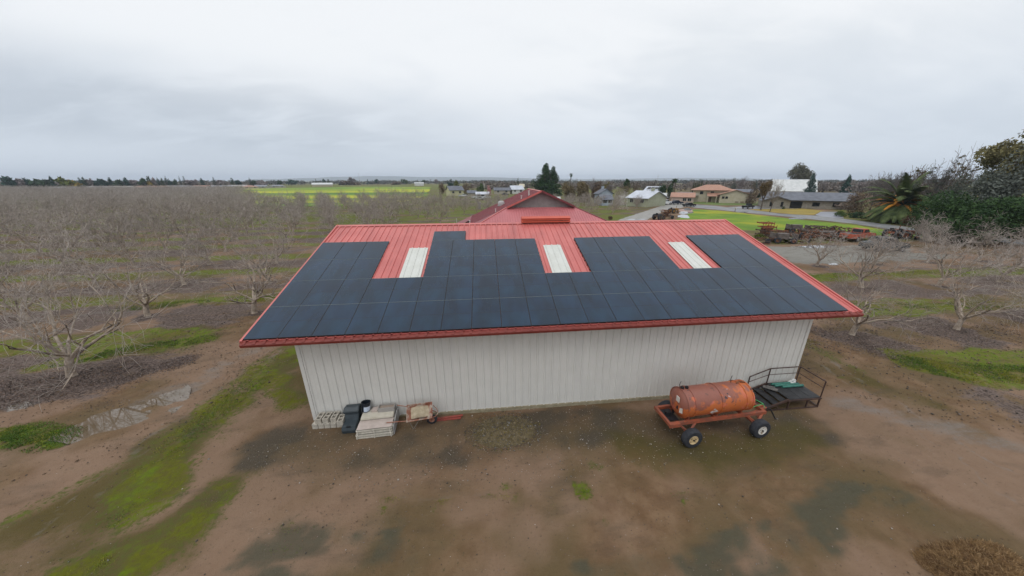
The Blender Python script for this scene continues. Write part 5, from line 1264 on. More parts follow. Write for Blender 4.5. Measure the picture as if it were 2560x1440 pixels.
# ---- row of old machinery
rust = mat('rusty_metal', (.10, .042, .022), (.22, .085, .038), 3, .9, bump=.02, bscale=12, c3=(.045, .03, .025), s3=2.5)
rustb = mat('brown_rust', (.060, .040, .032), (.12, .075, .055), 3, .9)
rusto = mat('orange_rust', (.30, .085, .035), (.22, .07, .035), 2, .85, c3=(.10, .05, .035), s3=2)
yelm = mat('worn_yellow_metal', (.30, .15, .02), (.20, .09, .02), 3, .8)
def implement(name, label, pos, rz, kind, seed=0, m_=None, group=None):
    rr = random.Random(seed); m_ = m_ or rustb
    e = empty(name, (pos[0], pos[1], gz(pos[0])), rz, label, 'farm machinery', group)
    if kind == 'stack':           # frames and gangs piled high
        for k in range(4):
            mb = MB(); z = .25+k*.62; w = 2.6-.25*k; sx = rr.uniform(-.5, .5)
            for q in range(6): mb.bar((sx-w/2+q*w/5, -.7, z), (sx-w/2+q*w/5, .8, z+rr.uniform(-.1, .15)), .09, .12)
            mb.bar((sx-w/2, -.7, z), (sx+w/2, -.7, z), .1, .14); mb.bar((sx-w/2, .8, z), (sx+w/2, .8, z), .1, .14)
            for q in range(5): mb.bar((sx-w/2+q*w/4, -.72, z-.3), (sx-w/2+q*w/4, -.72, z+.3), .07, .07)
            mb.build('frame', m_ if k > 1 else rustb, e)
        mb = MB(); mb.bb(-.6, .7, -.5, .5, .4, 1.3); mb.build('hopper', rust, e)
    elif kind == 'harrow':
        mb = MB(); mb.bar((-1.6, 0, .6), (1.6, 0, .6), .12, .12); mb.bar((-1.6, .8, .6), (1.6, .8, .6), .12, .12); mb.bar((0, -1.2, .5), (0, .9, .62), .12, .12); mb.bar((-1.2, 0, .6), (0, -1.2, .5), .08, .08); mb.bar((1.2, 0, .6), (0, -1.2, .5), .08, .08); mb.build('frame', m_, e)
        for k in range(9): mb = MB(); mb.lathe([(.02, -.05), (.26, 0), (.27, .02), (.02, -.03)], 14, (-1.5+k*.37, .1, .27), 'X'); mb.build('disc', rust, e)
    elif kind == 'roller':
        mb = MB(); mb.lathe([(.4, -1.1), (.4, 1.1)], 18, (0, 0, .42), 'X'); mb.build('drum', m_, e)
        mb = MB(); mb.bar((-1.25, -.5, .5), (1.25, -.5, .5), .1, .1); mb.bar((-1.25, -.5, .5), (-1.25, .5, .5), .1, .1); mb.bar((1.25, -.5, .5), (1.25, .5, .5), .1, .1); mb.bar((0, -.5, .5), (0, -1.8, .3), .1, .1); mb.build('frame', rust, e)
    elif kind == 'cart':
        mb = MB(); mb.bb(-1.2, 1.2, -.6, .6, .55, .65); mb.bb(-1.2, -1.1, -.6, .6, .65, 1.2); mb.bb(1.1, 1.2, -.6, .6, .65, 1.1); mb.bar((1.2, 0, .6), (2.3, 0, .3), .1, .1); mb.bb(-.7, .4, -.4, .4, .66, 1.15); mb.build('bed', m_, e)
        for xx in (-.8, .8):
            for yy in (-.7, .7): wheel(e, (xx, yy, .36), .36, .16, rust)
    elif kind == 'tractor':
        mb = MB(); mb.bb(-.2, 1.6, -.35, .35, .75, 1.35); mb.bb(-1.1, -.2, -.45, .45, .7, 1.05); mb.build('body', m_, e, bevel=.04)
        mb = MB(); mb.bb(-.9, -.4, -.28, .28, 1.06, 1.2); mb.bb(-1.0, -.9, -.28, .28, 1.2, 1.6); mb.build('seat', blackm, e)
        mb = MB(); mb.tube((.9, 0, 1.35), (.9, 0, 2.0), .05, n=8); mb.build('exhaust', rust, e)
        mb = MB(); mb.bar((1.0, -.6, .42), (1.0, .6, .42), .09); mb.bar((-.75, -.8, .7), (-.75, .8, .7), .13); mb.bar((.1, 0, 1.3), (-.25, 0, 1.62), .04); mb.build('axle', rust, e)
        for yy in (-.72, .72): wheel(e, (-.75, yy, .68), .68, .34, m_)
        for yy in (-.62, .62): wheel(e, (1.0, yy, .4), .4, .2, m_)
    elif kind == 'scrap':
        for k in range(3):
            mb = MB()
            for q in range(7): 
                a = Vector((rr.uniform(-1.5, 1.5), rr.uniform(-.6, .6), rr.uniform(.05, .8))); b = a+Vector((rr.uniform(-1.4, 1.4), rr.uniform(-.7, .7), rr.uniform(-.3, .4))); b.z = max(b.z, .05); mb.bar(a, b, rr.uniform(.05, .14), rr.uniform(.05, .14))
            mb.build('beam', [m_, rust, rustb][k], e)
        mb = MB(); mb.lathe([(.18, -.06), (.42, -.05), (.42, .05), (.18, .06)], 16, (rr.uniform(-1, 1), -.6, .42), 'Y'); mb.build('old_wheel', tyre, e)
    return e
GJ = 'old machinery parked in a row beyond the gravel lot'
implement('rusty_machinery', 'dark brown old tractor at the near end of the group beside the drive', at(1646, 549), .5, 'tractor', 1, rustb, GJ)
implement('rusty_machinery', 'heap of brown rusty frames in the middle of the group beside the drive', at(1662, 541), .4, 'stack', 2, rust, GJ).scale = (1, 1, .75)
implement('rusty_machinery', 'worn yellow-orange machine at the far end of the group beside the drive', at(1683, 533), .3, 'tractor', 3, yelm, GJ)
implement('rusty_machinery', 'low brown scrap between the old tractor and the drive', at(1668, 547), .1, 'scrap', 4, rustb, GJ)
implement('rusty_machinery', 'tall orange-rust stack of frames right of the barn roof', at(1912, 589), -.1, 'stack', 5, rusto, GJ)
implement('rusty_machinery', 'lower brown pile of frames just right of the tall orange-rust stack', at(1938, 601), .2, 'stack', 6, rust, GJ).scale = (1.1, 1, .7)
implement('rusty_machinery', 'heap of dark scrap metal in front of the tall orange-rust stack', at(1915, 608), .0, 'scrap', 7, rustb, GJ)
for i, (px, py, k, lab) in enumerate([(1975, 590, 'scrap', 'tangle of grey-brown scrap right of the brown pile of frames'), (1990, 582, 'cart', 'brown cart behind the scrap, left of the bare tree'), (2018, 596, 'harrow', 'disc harrow behind the white puddle'), (2035, 585, 'stack', 'brown machine frame seen through the bare tree'), (2056, 592, 'roller', 'old field roller right of the bare tree'), (2078, 586, 'scrap', 'dark scrap pile between the roller and the red truck'), (2100, 592, 'harrow', 'harrow with raised bars left of the red truck'), (1955, 607, 'cart', 'low rusty cart at the left end of the white puddle'), (2010, 605, 'scrap', 'scattered bars just behind the white puddle')]):
    implement('rusty_machinery', lab, at(px, py), [.2, -.3, .5][i % 3], k, 20+i, [rustb, mat('grey_rust', (.09, .075, .068), (.15, .125, .11), 3, .9), rust][i % 3], GJ).scale = (1.3, 1.1, 1.25 if k != 'stack' else .62)
places = ['between the brown pile and the cart', 'in front of the cart', 'behind the disc harrow', 'left of the seen-through machine frame', 'right of the bare tree trunk', 'in front of the old field roller', 'between the roller and the dark scrap pile', 'behind the dark scrap pile', 'left of the raised harrow', 'in front of the raised harrow', 'left of the red truck front wheel']
for i, (px, py) in enumerate([(1962, 594), (1984, 597), (2012, 588), (2027, 591), (2046, 597), (2060, 598), (2070, 590), (2086, 584), (2094, 597), (2108, 600), (2116, 594)]):
    implement('rusty_machinery', 'tangle of old brown metal bars '+places[i], at(px, py), .4*i, 'scrap', 60+i, [rustb, rust, MATS['grey_rust']][i % 3], GJ).scale = (1.2, 1.2, 1.3)
redold = mat('faded_red_paint', (.45, .10, .05), (.30, .08, .05), 1.5, .6, c3=(.28, .20, .17), s3=1.2)
car('faded orange-red old truck with a grey windscreen in the machinery row', at(2140, 601), .25, redold, 'pickup', 'old_truck', cat='truck', scale=1.05)
car('dark burnt-looking car wreck in front of the orange-red truck', at(2205, 626), -.1, mat('charred_paint', (.035, .04, .042), (.08, .085, .085), 4, .8, c3=(.18, .18, .18), s3=1.5), 'old', 'car_wreck', cat='car wreck', scale=1.1)
implement('rusty_machinery', 'small red tractor with dark wheels right of the orange-red truck', at(2232, 594), .2, 'tractor', 31, rusto, GJ)
implement('rusty_machinery', 'second red machine with a dark wheel at the right end of the row', at(2262, 597), -.3, 'tractor', 32, rusto, GJ)

# small things in the middle distance
e = empty('concrete_stand', (*at(1199, 523), 0), 0, 'grey-brown square pillar standing in the orchard left of the red house', 'pillar'); mb = MB(); mb.bb(-.45, .45, -.45, .45, 0, 2.1); mb.build('shaft', mat('taupe_concrete', (.22, .19, .18), (.26, .23, .22), 3, .9), e); mb = MB(); mb.bb(-.52, .52, -.52, .52, 2.1, 2.2); mb.build('cap', mat('taupe_concrete', (.22, .19, .18)), e)
mb = MB(); mb.tube((0, 0, 0), (0, 0, 1.25), .05, n=8); mb.tube((0, 0, 1.25), (0, 0, 1.32), .07, n=8); o = mb.build('marker_post', trimw); o.location = (*at(1142, 560), 0); tag(o, 'thin white marker post in the grass left of the red house', 'post')
e = empty('mailbox', (*at(1837, 530), 0), .3, 'cream mailbox on a post beside the road', 'mailbox'); mb = MB(); mb.bb(-.05, .05, -.05, .05, 0, 1.0); mb.build('post', barkd, e); mb = MB(); mb.prism([(-.14, 0), (.14, 0), (.14, .16), (.07, .26), (-.07, .26), (-.14, .16)], -.25, .25, 'X'); o = mb.build('box', wall_cream, e); o.location = (0, 0, 1.0)
for px, D, yt, lab in ((899, 900, 432, 'thin far mast above the dark round tree beyond the green field'), (1644, 700, 437, 'thin far mast left of the pair of palms')):
    x, y = far(px, D); h = hgt(px, yt, D); mb = MB(); mb.tube((0, 0, 0), (0, 0, h), .35, .15, n=6)
    for q in range(1, 4): mb.bar((-1.0, 0, h*(1-.06*q)), (1.0, 0, h*(1-.06*q)), .2)
    o = mb.build('radio_mast', mat('mast_metal', (.45, .42, .42), None)); o.location = (x, y, 0); tag(o, lab, 'mast')

# ================================================================== YARD THINGS
def tank_trailer():
    e = empty('tank_trailer', (16.20, -1.17, 0), R_(3.2), 'rusty orange tank trailer on four wheels beside the barn wall', 'trailer')
    def tank_paint():
        M = bpy.data.materials.new('peeling_orange_paint'); M.use_nodes = True; t = M.node_tree; b = t.nodes['Principled BSDF']
        P = t.nodes.new('ShaderNodeTexCoord').outputs['Object']; sp = t.nodes.new('ShaderNodeSeparateXYZ'); t.links.new(P, sp.inputs[0])
        n1 = noise(t, P, 1.1, 5, .6, .5); n2 = noise(t, P, 5, 6, .65); n3 = noise(t, P, 2.6, 4, .6, .8)
        c = mixc(t, n2, (.38, .095, .024), (.50, .135, .038))
        c = mixc(t, smooth(t, n3, .54, .64), c, (.50, .13, .075))
        # paint burnt to purple-brown on the upper left of the shell
        up = smooth(t, sp.outputs[2], 1.0, 1.65)
        wear = smooth(t, mathn(t, 'ADD', mathn(t, 'ADD', mathn(t, 'MULTIPLY', up, .20), mathn(t, 'MULTIPLY', sp.outputs[0], -.035)), mathn(t, 'ADD', n1, mathn(t, 'MULTIPLY', n2, .25))), .765, .82)
        c = mixc(t, mathn(t, 'MULTIPLY', wear, .9), c, mixc(t, n2, (.17, .062, .045), (.24, .088, .065)))
        c = mixc(t, smooth(t, noise(t, P, 6.5, 4, .6), .64, .72), c, (.09, .045, .035))
        c = mixc(t, smooth(t, noise(t, P, 4.2, 3, .5), .68, .72), c, (.02, .02, .03))
        c = mixc(t, smooth(t, noise(t, P, 3.3, 2, .5), .715, .725), c, (.45, .30, .28))
        t.links.new(c, b.inputs['Base Color']); b.inputs['Roughness'].default_value = .5
        bn = t.nodes.new('ShaderNodeBump'); bn.inputs['Distance'].default_value = .01; t.links.new(n2, bn.inputs['Height']); t.links.new(bn.outputs[0], b.inputs['Normal'])
        return M
    tp = tank_paint(); of = mat('orange_frame_paint', (.33, .085, .04), (.22, .065, .038), 4, .6, c3=(.20, .07, .045), s3=3)
    r = .53; z = 1.30; x0, x1 = -1.42, 1.28
    mb = MB(); mb.lathe([(.001, x0-.16), (.2, x0-.14), (.38, x0-.08), (.47, x0), (r, x0+.06), (r, x0+.5), (r, 0), (r, x1-.06), (.47, x1), (.38, x1+.08), (.2, x1+.14), (.001, x1+.16)], 40, (0, 0, z), 'X', closed=False)
    tank = mb.build('tank', tp, e, smooth_=True)
    for xx in (x0+.06, x0+.34, -.02, x1-.32, x1-.06):
        mb = MB(); w = .05 if xx not in (-.02,) else .07; mb.lathe([(r+.001, xx-w/2), (r+.02, xx-w/2), (r+.02, xx+w/2), (r+.001, xx+w/2)], 40, (0, 0, z), 'X', closed=False); mb.build('strap', tp, e, smooth_=True)
    mb = MB(); mb.bb(x0-.155, x0-.135, -.22, -.06, z+.16, z+.36); mb.build('paper_label', mat('faded_paper', (.55, .50, .45), None), tank)
    # white diamond placard on the flank
    mb = MB(); a0 = R_(205)
    def onshell(x, a, rr=r+.006): return (x, rr*math.cos(a), z+rr*math.sin(a))
    for (xc, ac, s, nm) in ((-.32, R_(200), .17, 0), (x0-.02, R_(196), .0, 0)):
        if s: mb.add([onshell(xc-s, ac), onshell(xc, ac+s/r), onshell(xc+s*.9, ac-.05), onshell(xc-.03, ac-s*1.1/r)], [(0, 1, 2, 3)])
    mb.build('placard', mat('worn_white_placard', (.60, .56, .55), (.42, .36, .33), 9, .7), tank)
    mb = MB(); mb.add([(x0-.08, -.40, z-.18), (x0-.12, -.27, z-.22), (x0-.12, -.27, z-.02), (x0-.09, -.38, z+.02)], [(0, 1, 2, 3)]); mb.build('paper_label', mat('faded_paper', (.55, .50, .45)), tank)
    # fittings on top
    for xx in (x0+.1, x0+.28): mb = MB(); mb.tube((xx, .05, z+r-.02), (xx, .05, z+r+.07), .06, n=10); mb.build('valve', blackm, tank)
    for xx in (x0+.05, .72):
        mb = MB(); mb.path([(xx, .1, z+r-.03), (xx-.02, .12, z+r+.14), (xx+.05, .16, z+r+.24)], .012, n=6); mb.build('valve_handle', blackm, tank)
    mb = MB(); mb.path([(.85, .0, z+r+.0), (1.0, .05, z+r+.05), (1.2, .0, z+r+.01)], .03, n=6); mb.build('pipe', rust, tank)
    # frame
    fz = .77; fy = .44
    mb = MB()
    for yy in (-fy, fy): mb.bb(-2.0, 1.95, yy-.045, yy+.045, fz-.07, fz+.05)
    for xx in (-1.955, 1.90): mb.bb(xx-.045, xx+.045, -fy+.045, fy-.045, fz-.07, fz+.048)
    mb.bb(-2.003, -1.60, -fy-.10, -fy-.048, fz-.09, fz+.05)
    for xx in (-1.2, -.1, 1.0): mb.bb(xx-.05, xx+.05, -fy+.046, fy-.046, fz-.06, fz+.02)
    mb.build('frame', of, e)
    mb = MB()
    for xx in (-1.15, 0, 1.0): mb.prism([(-.35, fz+.02), (.35, fz+.02), (.35, fz+.14), (0, fz+.04), (-.35, fz+.14)], xx-.03, xx+.03, 'X')
    mb.build('saddle', of, e)
    mb = MB(); mb.bb(-1.9, -1.5, -.3, .3, fz+.0, fz+.015); mb.tube((-1.72, .05, fz+.015), (-1.72, .05, fz+.14), .12, n=10); mb.build('pump', blackm, e)
    wx = (-1.26, 1.50); tyr = .36
    for i, xx in enumerate(wx):
        for sg in (-1, 1):
            mb = MB(); ax = (xx, sg*.62, tyr+.03)
            mb.bar((xx-.30, sg*.46, fz-.07), (xx-.02, sg*.60, tyr+.10), .07, .05); mb.bar((xx+.30, sg*.46, fz-.07), (xx+.02, sg*.60, tyr+.10), .07, .05); mb.bb(xx-.12, xx+.12, sg*.59-.03, sg*.59+.03, tyr-.05, tyr+.12)
            mb.build('wheel_bracket', of, e)
            wheel(e, (xx, sg*.76, tyr), tyr, .24, mat('cream_rim_paint', (.56, .42, .22), (.62, .47, .27), 5, .6, c3=(.22, .15, .08), s3=6) if i == 0 else mat('white_rim_paint', (.60, .57, .52), (.68, .65, .60), 5, .6, c3=(.26, .20, .14), s3=6), rim=.50)
        mb = MB(); mb.tube((xx, -.62, tyr), (xx, .62, tyr), .04, n=8); mb.build('axle', of, e)
    mb = MB(); mb.bar((1.5, -.3, fz-.12), (2.45, -.02, fz-.22), .07); mb.bar((1.5, .3, fz-.12), (2.45, .02, fz-.22), .07); mb.bar((1.72, -.42, .50), (1.95, -.16, fz-.16), .06); mb.build('drawbar', of, e)
    mb = MB(); mb.path([(2.45, 0, fz-.22), (2.62, -.08, .5), (2.8, -.22, .12)], .025, n=6); mb.build('hitch', blackm, e)
    gm = mat('green_tube_paint', (.06, .32, .10), None, rough=.5)
    mb = MB(); mb.path([(1.40, .35, 1.10), (1.55, .30, 1.12), (2.02, -.22, .95), (1.45, -.30, .92)], .013, n=6); mb.path([(2.02, -.22, .95), (2.06, -.30, .80)], .013, n=6); mb.build('hose_guard', gm, e)
    mb = MB(); mb.path([(1.3, .2, 1.2), (1.7, .0, 1.0), (2.0, -.28, .90)], .016, n=6); mb.build('rod', rust, e)
tank_trailer()

def platform():
    e = empty('steel_platform', (20.3, 0, 0), 0, 'black steel platform with ramp steps and handrails at the barn corner', 'platform')
    dk = mat('black_deck_plate', (.016, .016, .018), (.034, .034, .036), 4, .6, bump=.004, bscale=40); rl = mat('dark_rail_paint', (.045, .028, .024), (.075, .04, .03), 6, .6)
    X = lambda x: x-20.3
    zD = .5; y0, y1 = -.65, .45
    # deck in three plates
    for (a, b) in ((20.08, 20.62), (20.63, 21.05), (21.06, 21.5)): mb = MB(); mb.bb(X(a), X(b)-.004, y0, y1, zD-.03, zD); mb.build('deck_plate', dk, e)
    # treads running down to the left
    for k in range(4):
        xa = 20.04-.29*k; z = zD-.11*(k+1); mb = MB(); mb.box((X(xa-.14), (y0+y1)/2, z), (.27, y1-y0-.03, .03), ry=-.12); mb.build('tread', dk, e)
    mb = MB()
    for yy in (y0, y1): mb.bar((X(20.06), yy, zD-.03), (X(18.88), yy, .04), .05, .09)
    for yy in (y0-.025, y1+.025): mb.bar((X(20.0), yy, zD-.05), (X(21.52), yy, zD-.05), .04, .06)
    for yy in (y0, y1):
        for xx in (20.1, 20.95, 21.49): mb.bar((X(xx), yy, 0), (X(xx), yy, zD-.04), .045, .045)
        mb.bar((X(18.9), yy, .03), (X(21.5), yy, .03), .04, .04)
    mb.bar((X(21.5), y0, .05), (X(21.5), y1, .05), .04, .04); mb.bar((X(21.46), y0, .06), (X(20.97), y1, .42), .03, .03); mb.bar((X(19.5), y0, .28), (X(19.8), y0, .04), .03, .03)
    mb.build('frame', rl, e)
    mb = MB(); zt = 1.24; zm = .93
    pts = [(X(19.18), y1, .90), (X(20.07), y1, 1.24), (X(21.49), y1, zt), (X(21.49), y0, zt)]
    mb.path(pts, .024, n=8); mb.path([(X(19.13), y1, .62), (X(20.07), y1, .93), (X(21.49), y1, zm), (X(21.49), y0, zm)], .014, n=8)
    for p, zb in (((X(19.18), y1), .08), ((X(20.07), y1), zD), ((X(21.49), y1), zD), ((X(21.49), y0), zD)):
        top = 1.24 if p[0] > X(19.5) else .90; mb.tube((p[0], p[1], zb), (p[0], p[1], top), .024, n=8)
    mb.build('handrail', rl, e)
    gp = mat('dark_green_tube', (.028, .13, .10), (.045, .18, .14), 5, .4)
    for i, (yy, xx, L_) in enumerate(((.30, 20.15, 1.0), (.19, 20.20, 1.1), (.08, 20.45, .95))):
        mb = MB(); mb.tube((0, 0, 0), (L_, 0, 0), .05, n=14); mb.tube((L_, 0, 0), (L_+.03, 0, 0), .058, n=14, cap=True); o = mb.build('green_pipe', gp, None, smooth_=True)
        o.location = (xx, yy, zD+.052); tag(o, ['green pipe lying nearest the wall on the steel platform', 'green pipe lying in the middle on the steel platform', 'shorter green pipe lying farthest from the wall on the steel platform'][i], 'pipe', 'green pipes on the steel platform')
    mb = MB(); mb.box((0, 0, .05), (.30, .18, .10), rz=.3); mb.box((.12, .05, .13), (.16, .10, .06), rz=-.4); o = mb.build('plastic_scrap', trimw, bevel=.01); o.location = (21.15, .33, zD); tag(o, 'crumpled white plastic piece at the far corner of the steel platform', 'scrap')
    mb = MB(); mb.bb(-.25, .25, -.09, .09, 0, .04); mb.box((.0, .02, .07), (.3, .05, .05), rz=.3); o = mb.build('scrap_board', mat('grey_board', (.16, .15, .14), None)); o.location = (19.95, .12, .47); o.rotation_euler = (0, -.1, -.9); tag(o, 'short grey board lying where the steps meet the platform', 'board')
platform()

def cinder_blocks():
    cm = mat('cinder_block', (.34, .31, .26), (.46, .42, .36), 14, .95, bump=.006, bscale=70)
    mb = MB(); l, w, h = .40, .20, .195; t = .035
    # cell axis Z, long axis Y
    mb.bb(-w/2, -w/2+t, -l/2, l/2, 0, h); mb.bb(w/2-t, w/2, -l/2, l/2, 0, h)
    for yy in (-l/2+t/2, 0, l/2-t/2): mb.bb(-w/2+t, w/2-t, yy-t/2, yy+t/2, 0, h-.0015)
    first = None; items = []
    for k in range(5): items.append(((1.47+.215*k, .28, .0), 'side', k))
    for k, (x, y, z, r) in enumerate([(1.60, .30, .202, .02), (1.86, .31, .202, -.05), (2.13, .32, .202, .03), (2.42, .14, .202, .10)]): items.append(((x, y, z), 'up', k, r))
    sl = ['leftmost block lying on its side in the bottom layer of cinder blocks', 'second block from the left in the bottom layer of cinder blocks', 'middle block of the bottom layer of cinder blocks', 'fourth block from the left in the bottom layer of cinder blocks', 'rightmost block of the bottom layer, beside the dark bin']
    ul = ['left cinder block of the top layer, holes facing up', 'second cinder block of the top layer, holes facing up', 'third cinder block of the top layer, holes facing up', 'cinder block with holes up at the right end, set forward of the others']
    for it in items:
        if first is None: o = mb.build('cinder_block', cm); first = o
        else: o = first.copy(); COL.objects.link(o)
        p = it[0]; g0 = gz(p[0])
        if it[1] == 'side':
            o.rotation_euler = (0, R_(90), 0); o.location = (p[0]-.10, p[1], g0+.10); tag(o, sl[it[2]], 'cinder block', 'cinder blocks stacked at the barn corner')
        else:
            o.rotation_euler = (0, 0, it[3]); o.location = (p[0], p[1], g0+p[2]); tag(o, ul[it[2]], 'cinder block', 'cinder blocks stacked at the barn corner')
cinder_blocks()
def bin_():
    g = gz(3.0); bm_ = mat('dark_bin_plastic', (.030, .040, .048), (.042, .054, .062), 4, .5)
    e = empty('storage_bin', (2.78, .1, g), R_(3), 'dark blue-grey plastic bin with stepped lid beside the cinder blocks', 'bin')
    mb = MB(); mb.prism([(.40, 0), (.42, .52), (.10, .50), (.02, .30), (-.34, .26), (-.38, .14), (-.36, 0)], -.25, .25, 'X'); mb.build('body', bm_, e, bevel=.025)
    mb = MB(); mb.prism([(.46, .525), (.46, .67), (.20, .73), (.06, .63), (.08, .525)], -.27, .27, 'X'); mb.build('lid', bm_, e, bevel=.02)
    mb = MB(); mb.bb(-.07, .07, -.352, -.30, .268, .285); mb.build('handle', blackm, e)
bin_()
def pallet_stack():
    g = gz(4.0); slat = mat('weathered_slat', (.42, .39, .33), (.54, .50, .43), 8, .85); foam = mat('pinkish_foam_sheet', (.42, .35, .31), (.50, .42, .38), 3, .85, bump=.02, bscale=5); slab = mat('beige_slab', (.46, .42, .34), (.52, .48, .40), 6, .85, bump=.008, bscale=30)
    e = empty('crate_stack', (3.74, .02, g), R_(3), 'two low slatted crates under a pinkish sheet and beige slab by the wall', 'crate')
    for k in range(2):
        z = .0+k*.17; mb = MB(); x0, x1, y0, y1 = -.62+.02*k, .62-.02*k, -.52+.04*k, .50
        mb.bb(x0, x1, y0, y1, z+.02, z+.05); mb.bb(x0+.04, x1-.04, y0+.04, y1-.02, z+.052, z+.14)
        for zz in (z+.02, z+.13):
            mb.bb(x0-.01, x1+.01, y0-.025, y0-.001, zz, zz+.03); mb.bb(x1+.001, x1+.022, y0, y1, zz, zz+.03); mb.bb(x0-.022, x0-.001, y0, y1, zz, zz+.03)
        for q in (x0+.03, 0, x1-.05): mb.bb(q-.02, q+.02, y0-.05, y0-.026, z, z+.165)
        for q in (y0+.1, 0, y1-.1): mb.bb(x1+.023, x1+.045, q-.02, q+.02, z, z+.165)
        mb.build('crate', slat, e)
    mb = MB(); n = 14
    vs = [(-.60+1.20*i/n, -.47+.95*j/n, .352+.012*vnoise(i*.7, j*.7, 1.0)+(.02 if 3 < j < 6 else 0)) for j in range(n+1) for i in range(n+1)]
    mb.add(vs, [(j*(n+1)+i, j*(n+1)+i+1, (j+1)*(n+1)+i+1, (j+1)*(n+1)+i) for j in range(n) for i in range(n)]); mb.build('sheet', foam, e, smooth_=True)
    mb = MB(); mb.box((.0, .22, .44), (1.16, .50, .09), rx=.10); mb.build('slab', slab, e, bevel=.02)
    mb = MB(); mb.prism([(-.50, .02), (.48, .04), (.50, .40), (.2, .52), (-.1, .40), (-.48, .32)], .655, .675, 'X'); mb.build('plastic_flap', mat('grey_plastic_film', (.40, .40, .40), (.26, .25, .25), 7, .4), e)
    # bucket on the slab's back edge
    b = empty('bucket', (3.24, .35, g+.50), 0, 'black bucket with a white-blue label standing behind the beige slab', 'bucket'); b.rotation_euler = (-.15, .1, 0)
    mb = MB(); mb.lathe([(.001, .01), (.125, .01), (.135, .02), (.16, .36), (.172, .36), (.172, .38), (.150, .38), (.125, .04), (.001, .035)], 28, closed=False); mb.build('body', mat('black_bucket_plastic', (.012, .016, .024), None, rough=.4), b, smooth_=True)
    mb = MB(); pr = []; n = 10
    vs = [((.138+.02*z/.3)*math.cos(a)*1.02, (.138+.02*z/.3)*math.sin(a)*1.02, z) for z in (.04, .24) for a in np.linspace(R_(-100), R_(10), n)]
    mb.add(vs, [(i, i+1, n+i+1, n+i) for i in range(n-1)]); mb.build('paper_label', mat('pale_blue_label', (.50, .56, .66), None, rough=.5), b, smooth_=True)
    # planter tray behind with a brown block
    p = empty('planter_box', (4.02, .37, g+.0), R_(2), 'grey open box holding a brown slab against the wall', 'box')
    mb = MB()
    for a in ((-.3, .3, -.13, -.10), (-.3, .3, .10, .13), (-.3, -.27, -.10, .10), (.27, .3, -.10, .10)): mb.bb(a[0], a[1], a[2], a[3], 0, .66)
    mb.bb(-.27, .27, -.10, .10, .0, .02); mb.build('box', mat('grey_fibre', (.30, .28, .26), None), p)
    mb = MB(); mb.bb(-.255, .255, -.09, .09, .025, .62); mb.build('brown_fill', mat('brown_slab', (.24, .19, .15), (.3, .24, .2), 5, .9), p)
    p2 = empty('small_crate', (3.58, .38, g), 0, 'small pinkish crate between the bucket and the grey open box', 'crate'); mb = MB(); mb.bb(-.12, .12, -.12, .12, 0, .56); mb.build('body', foam, p2, bevel=.01); mb = MB()
    for q in (-.11, .11): mb.bb(q-.012, q+.012, -.135, -.121, 0, .58)
    mb.build('corner_strip', slat, p2)
pallet_stack()
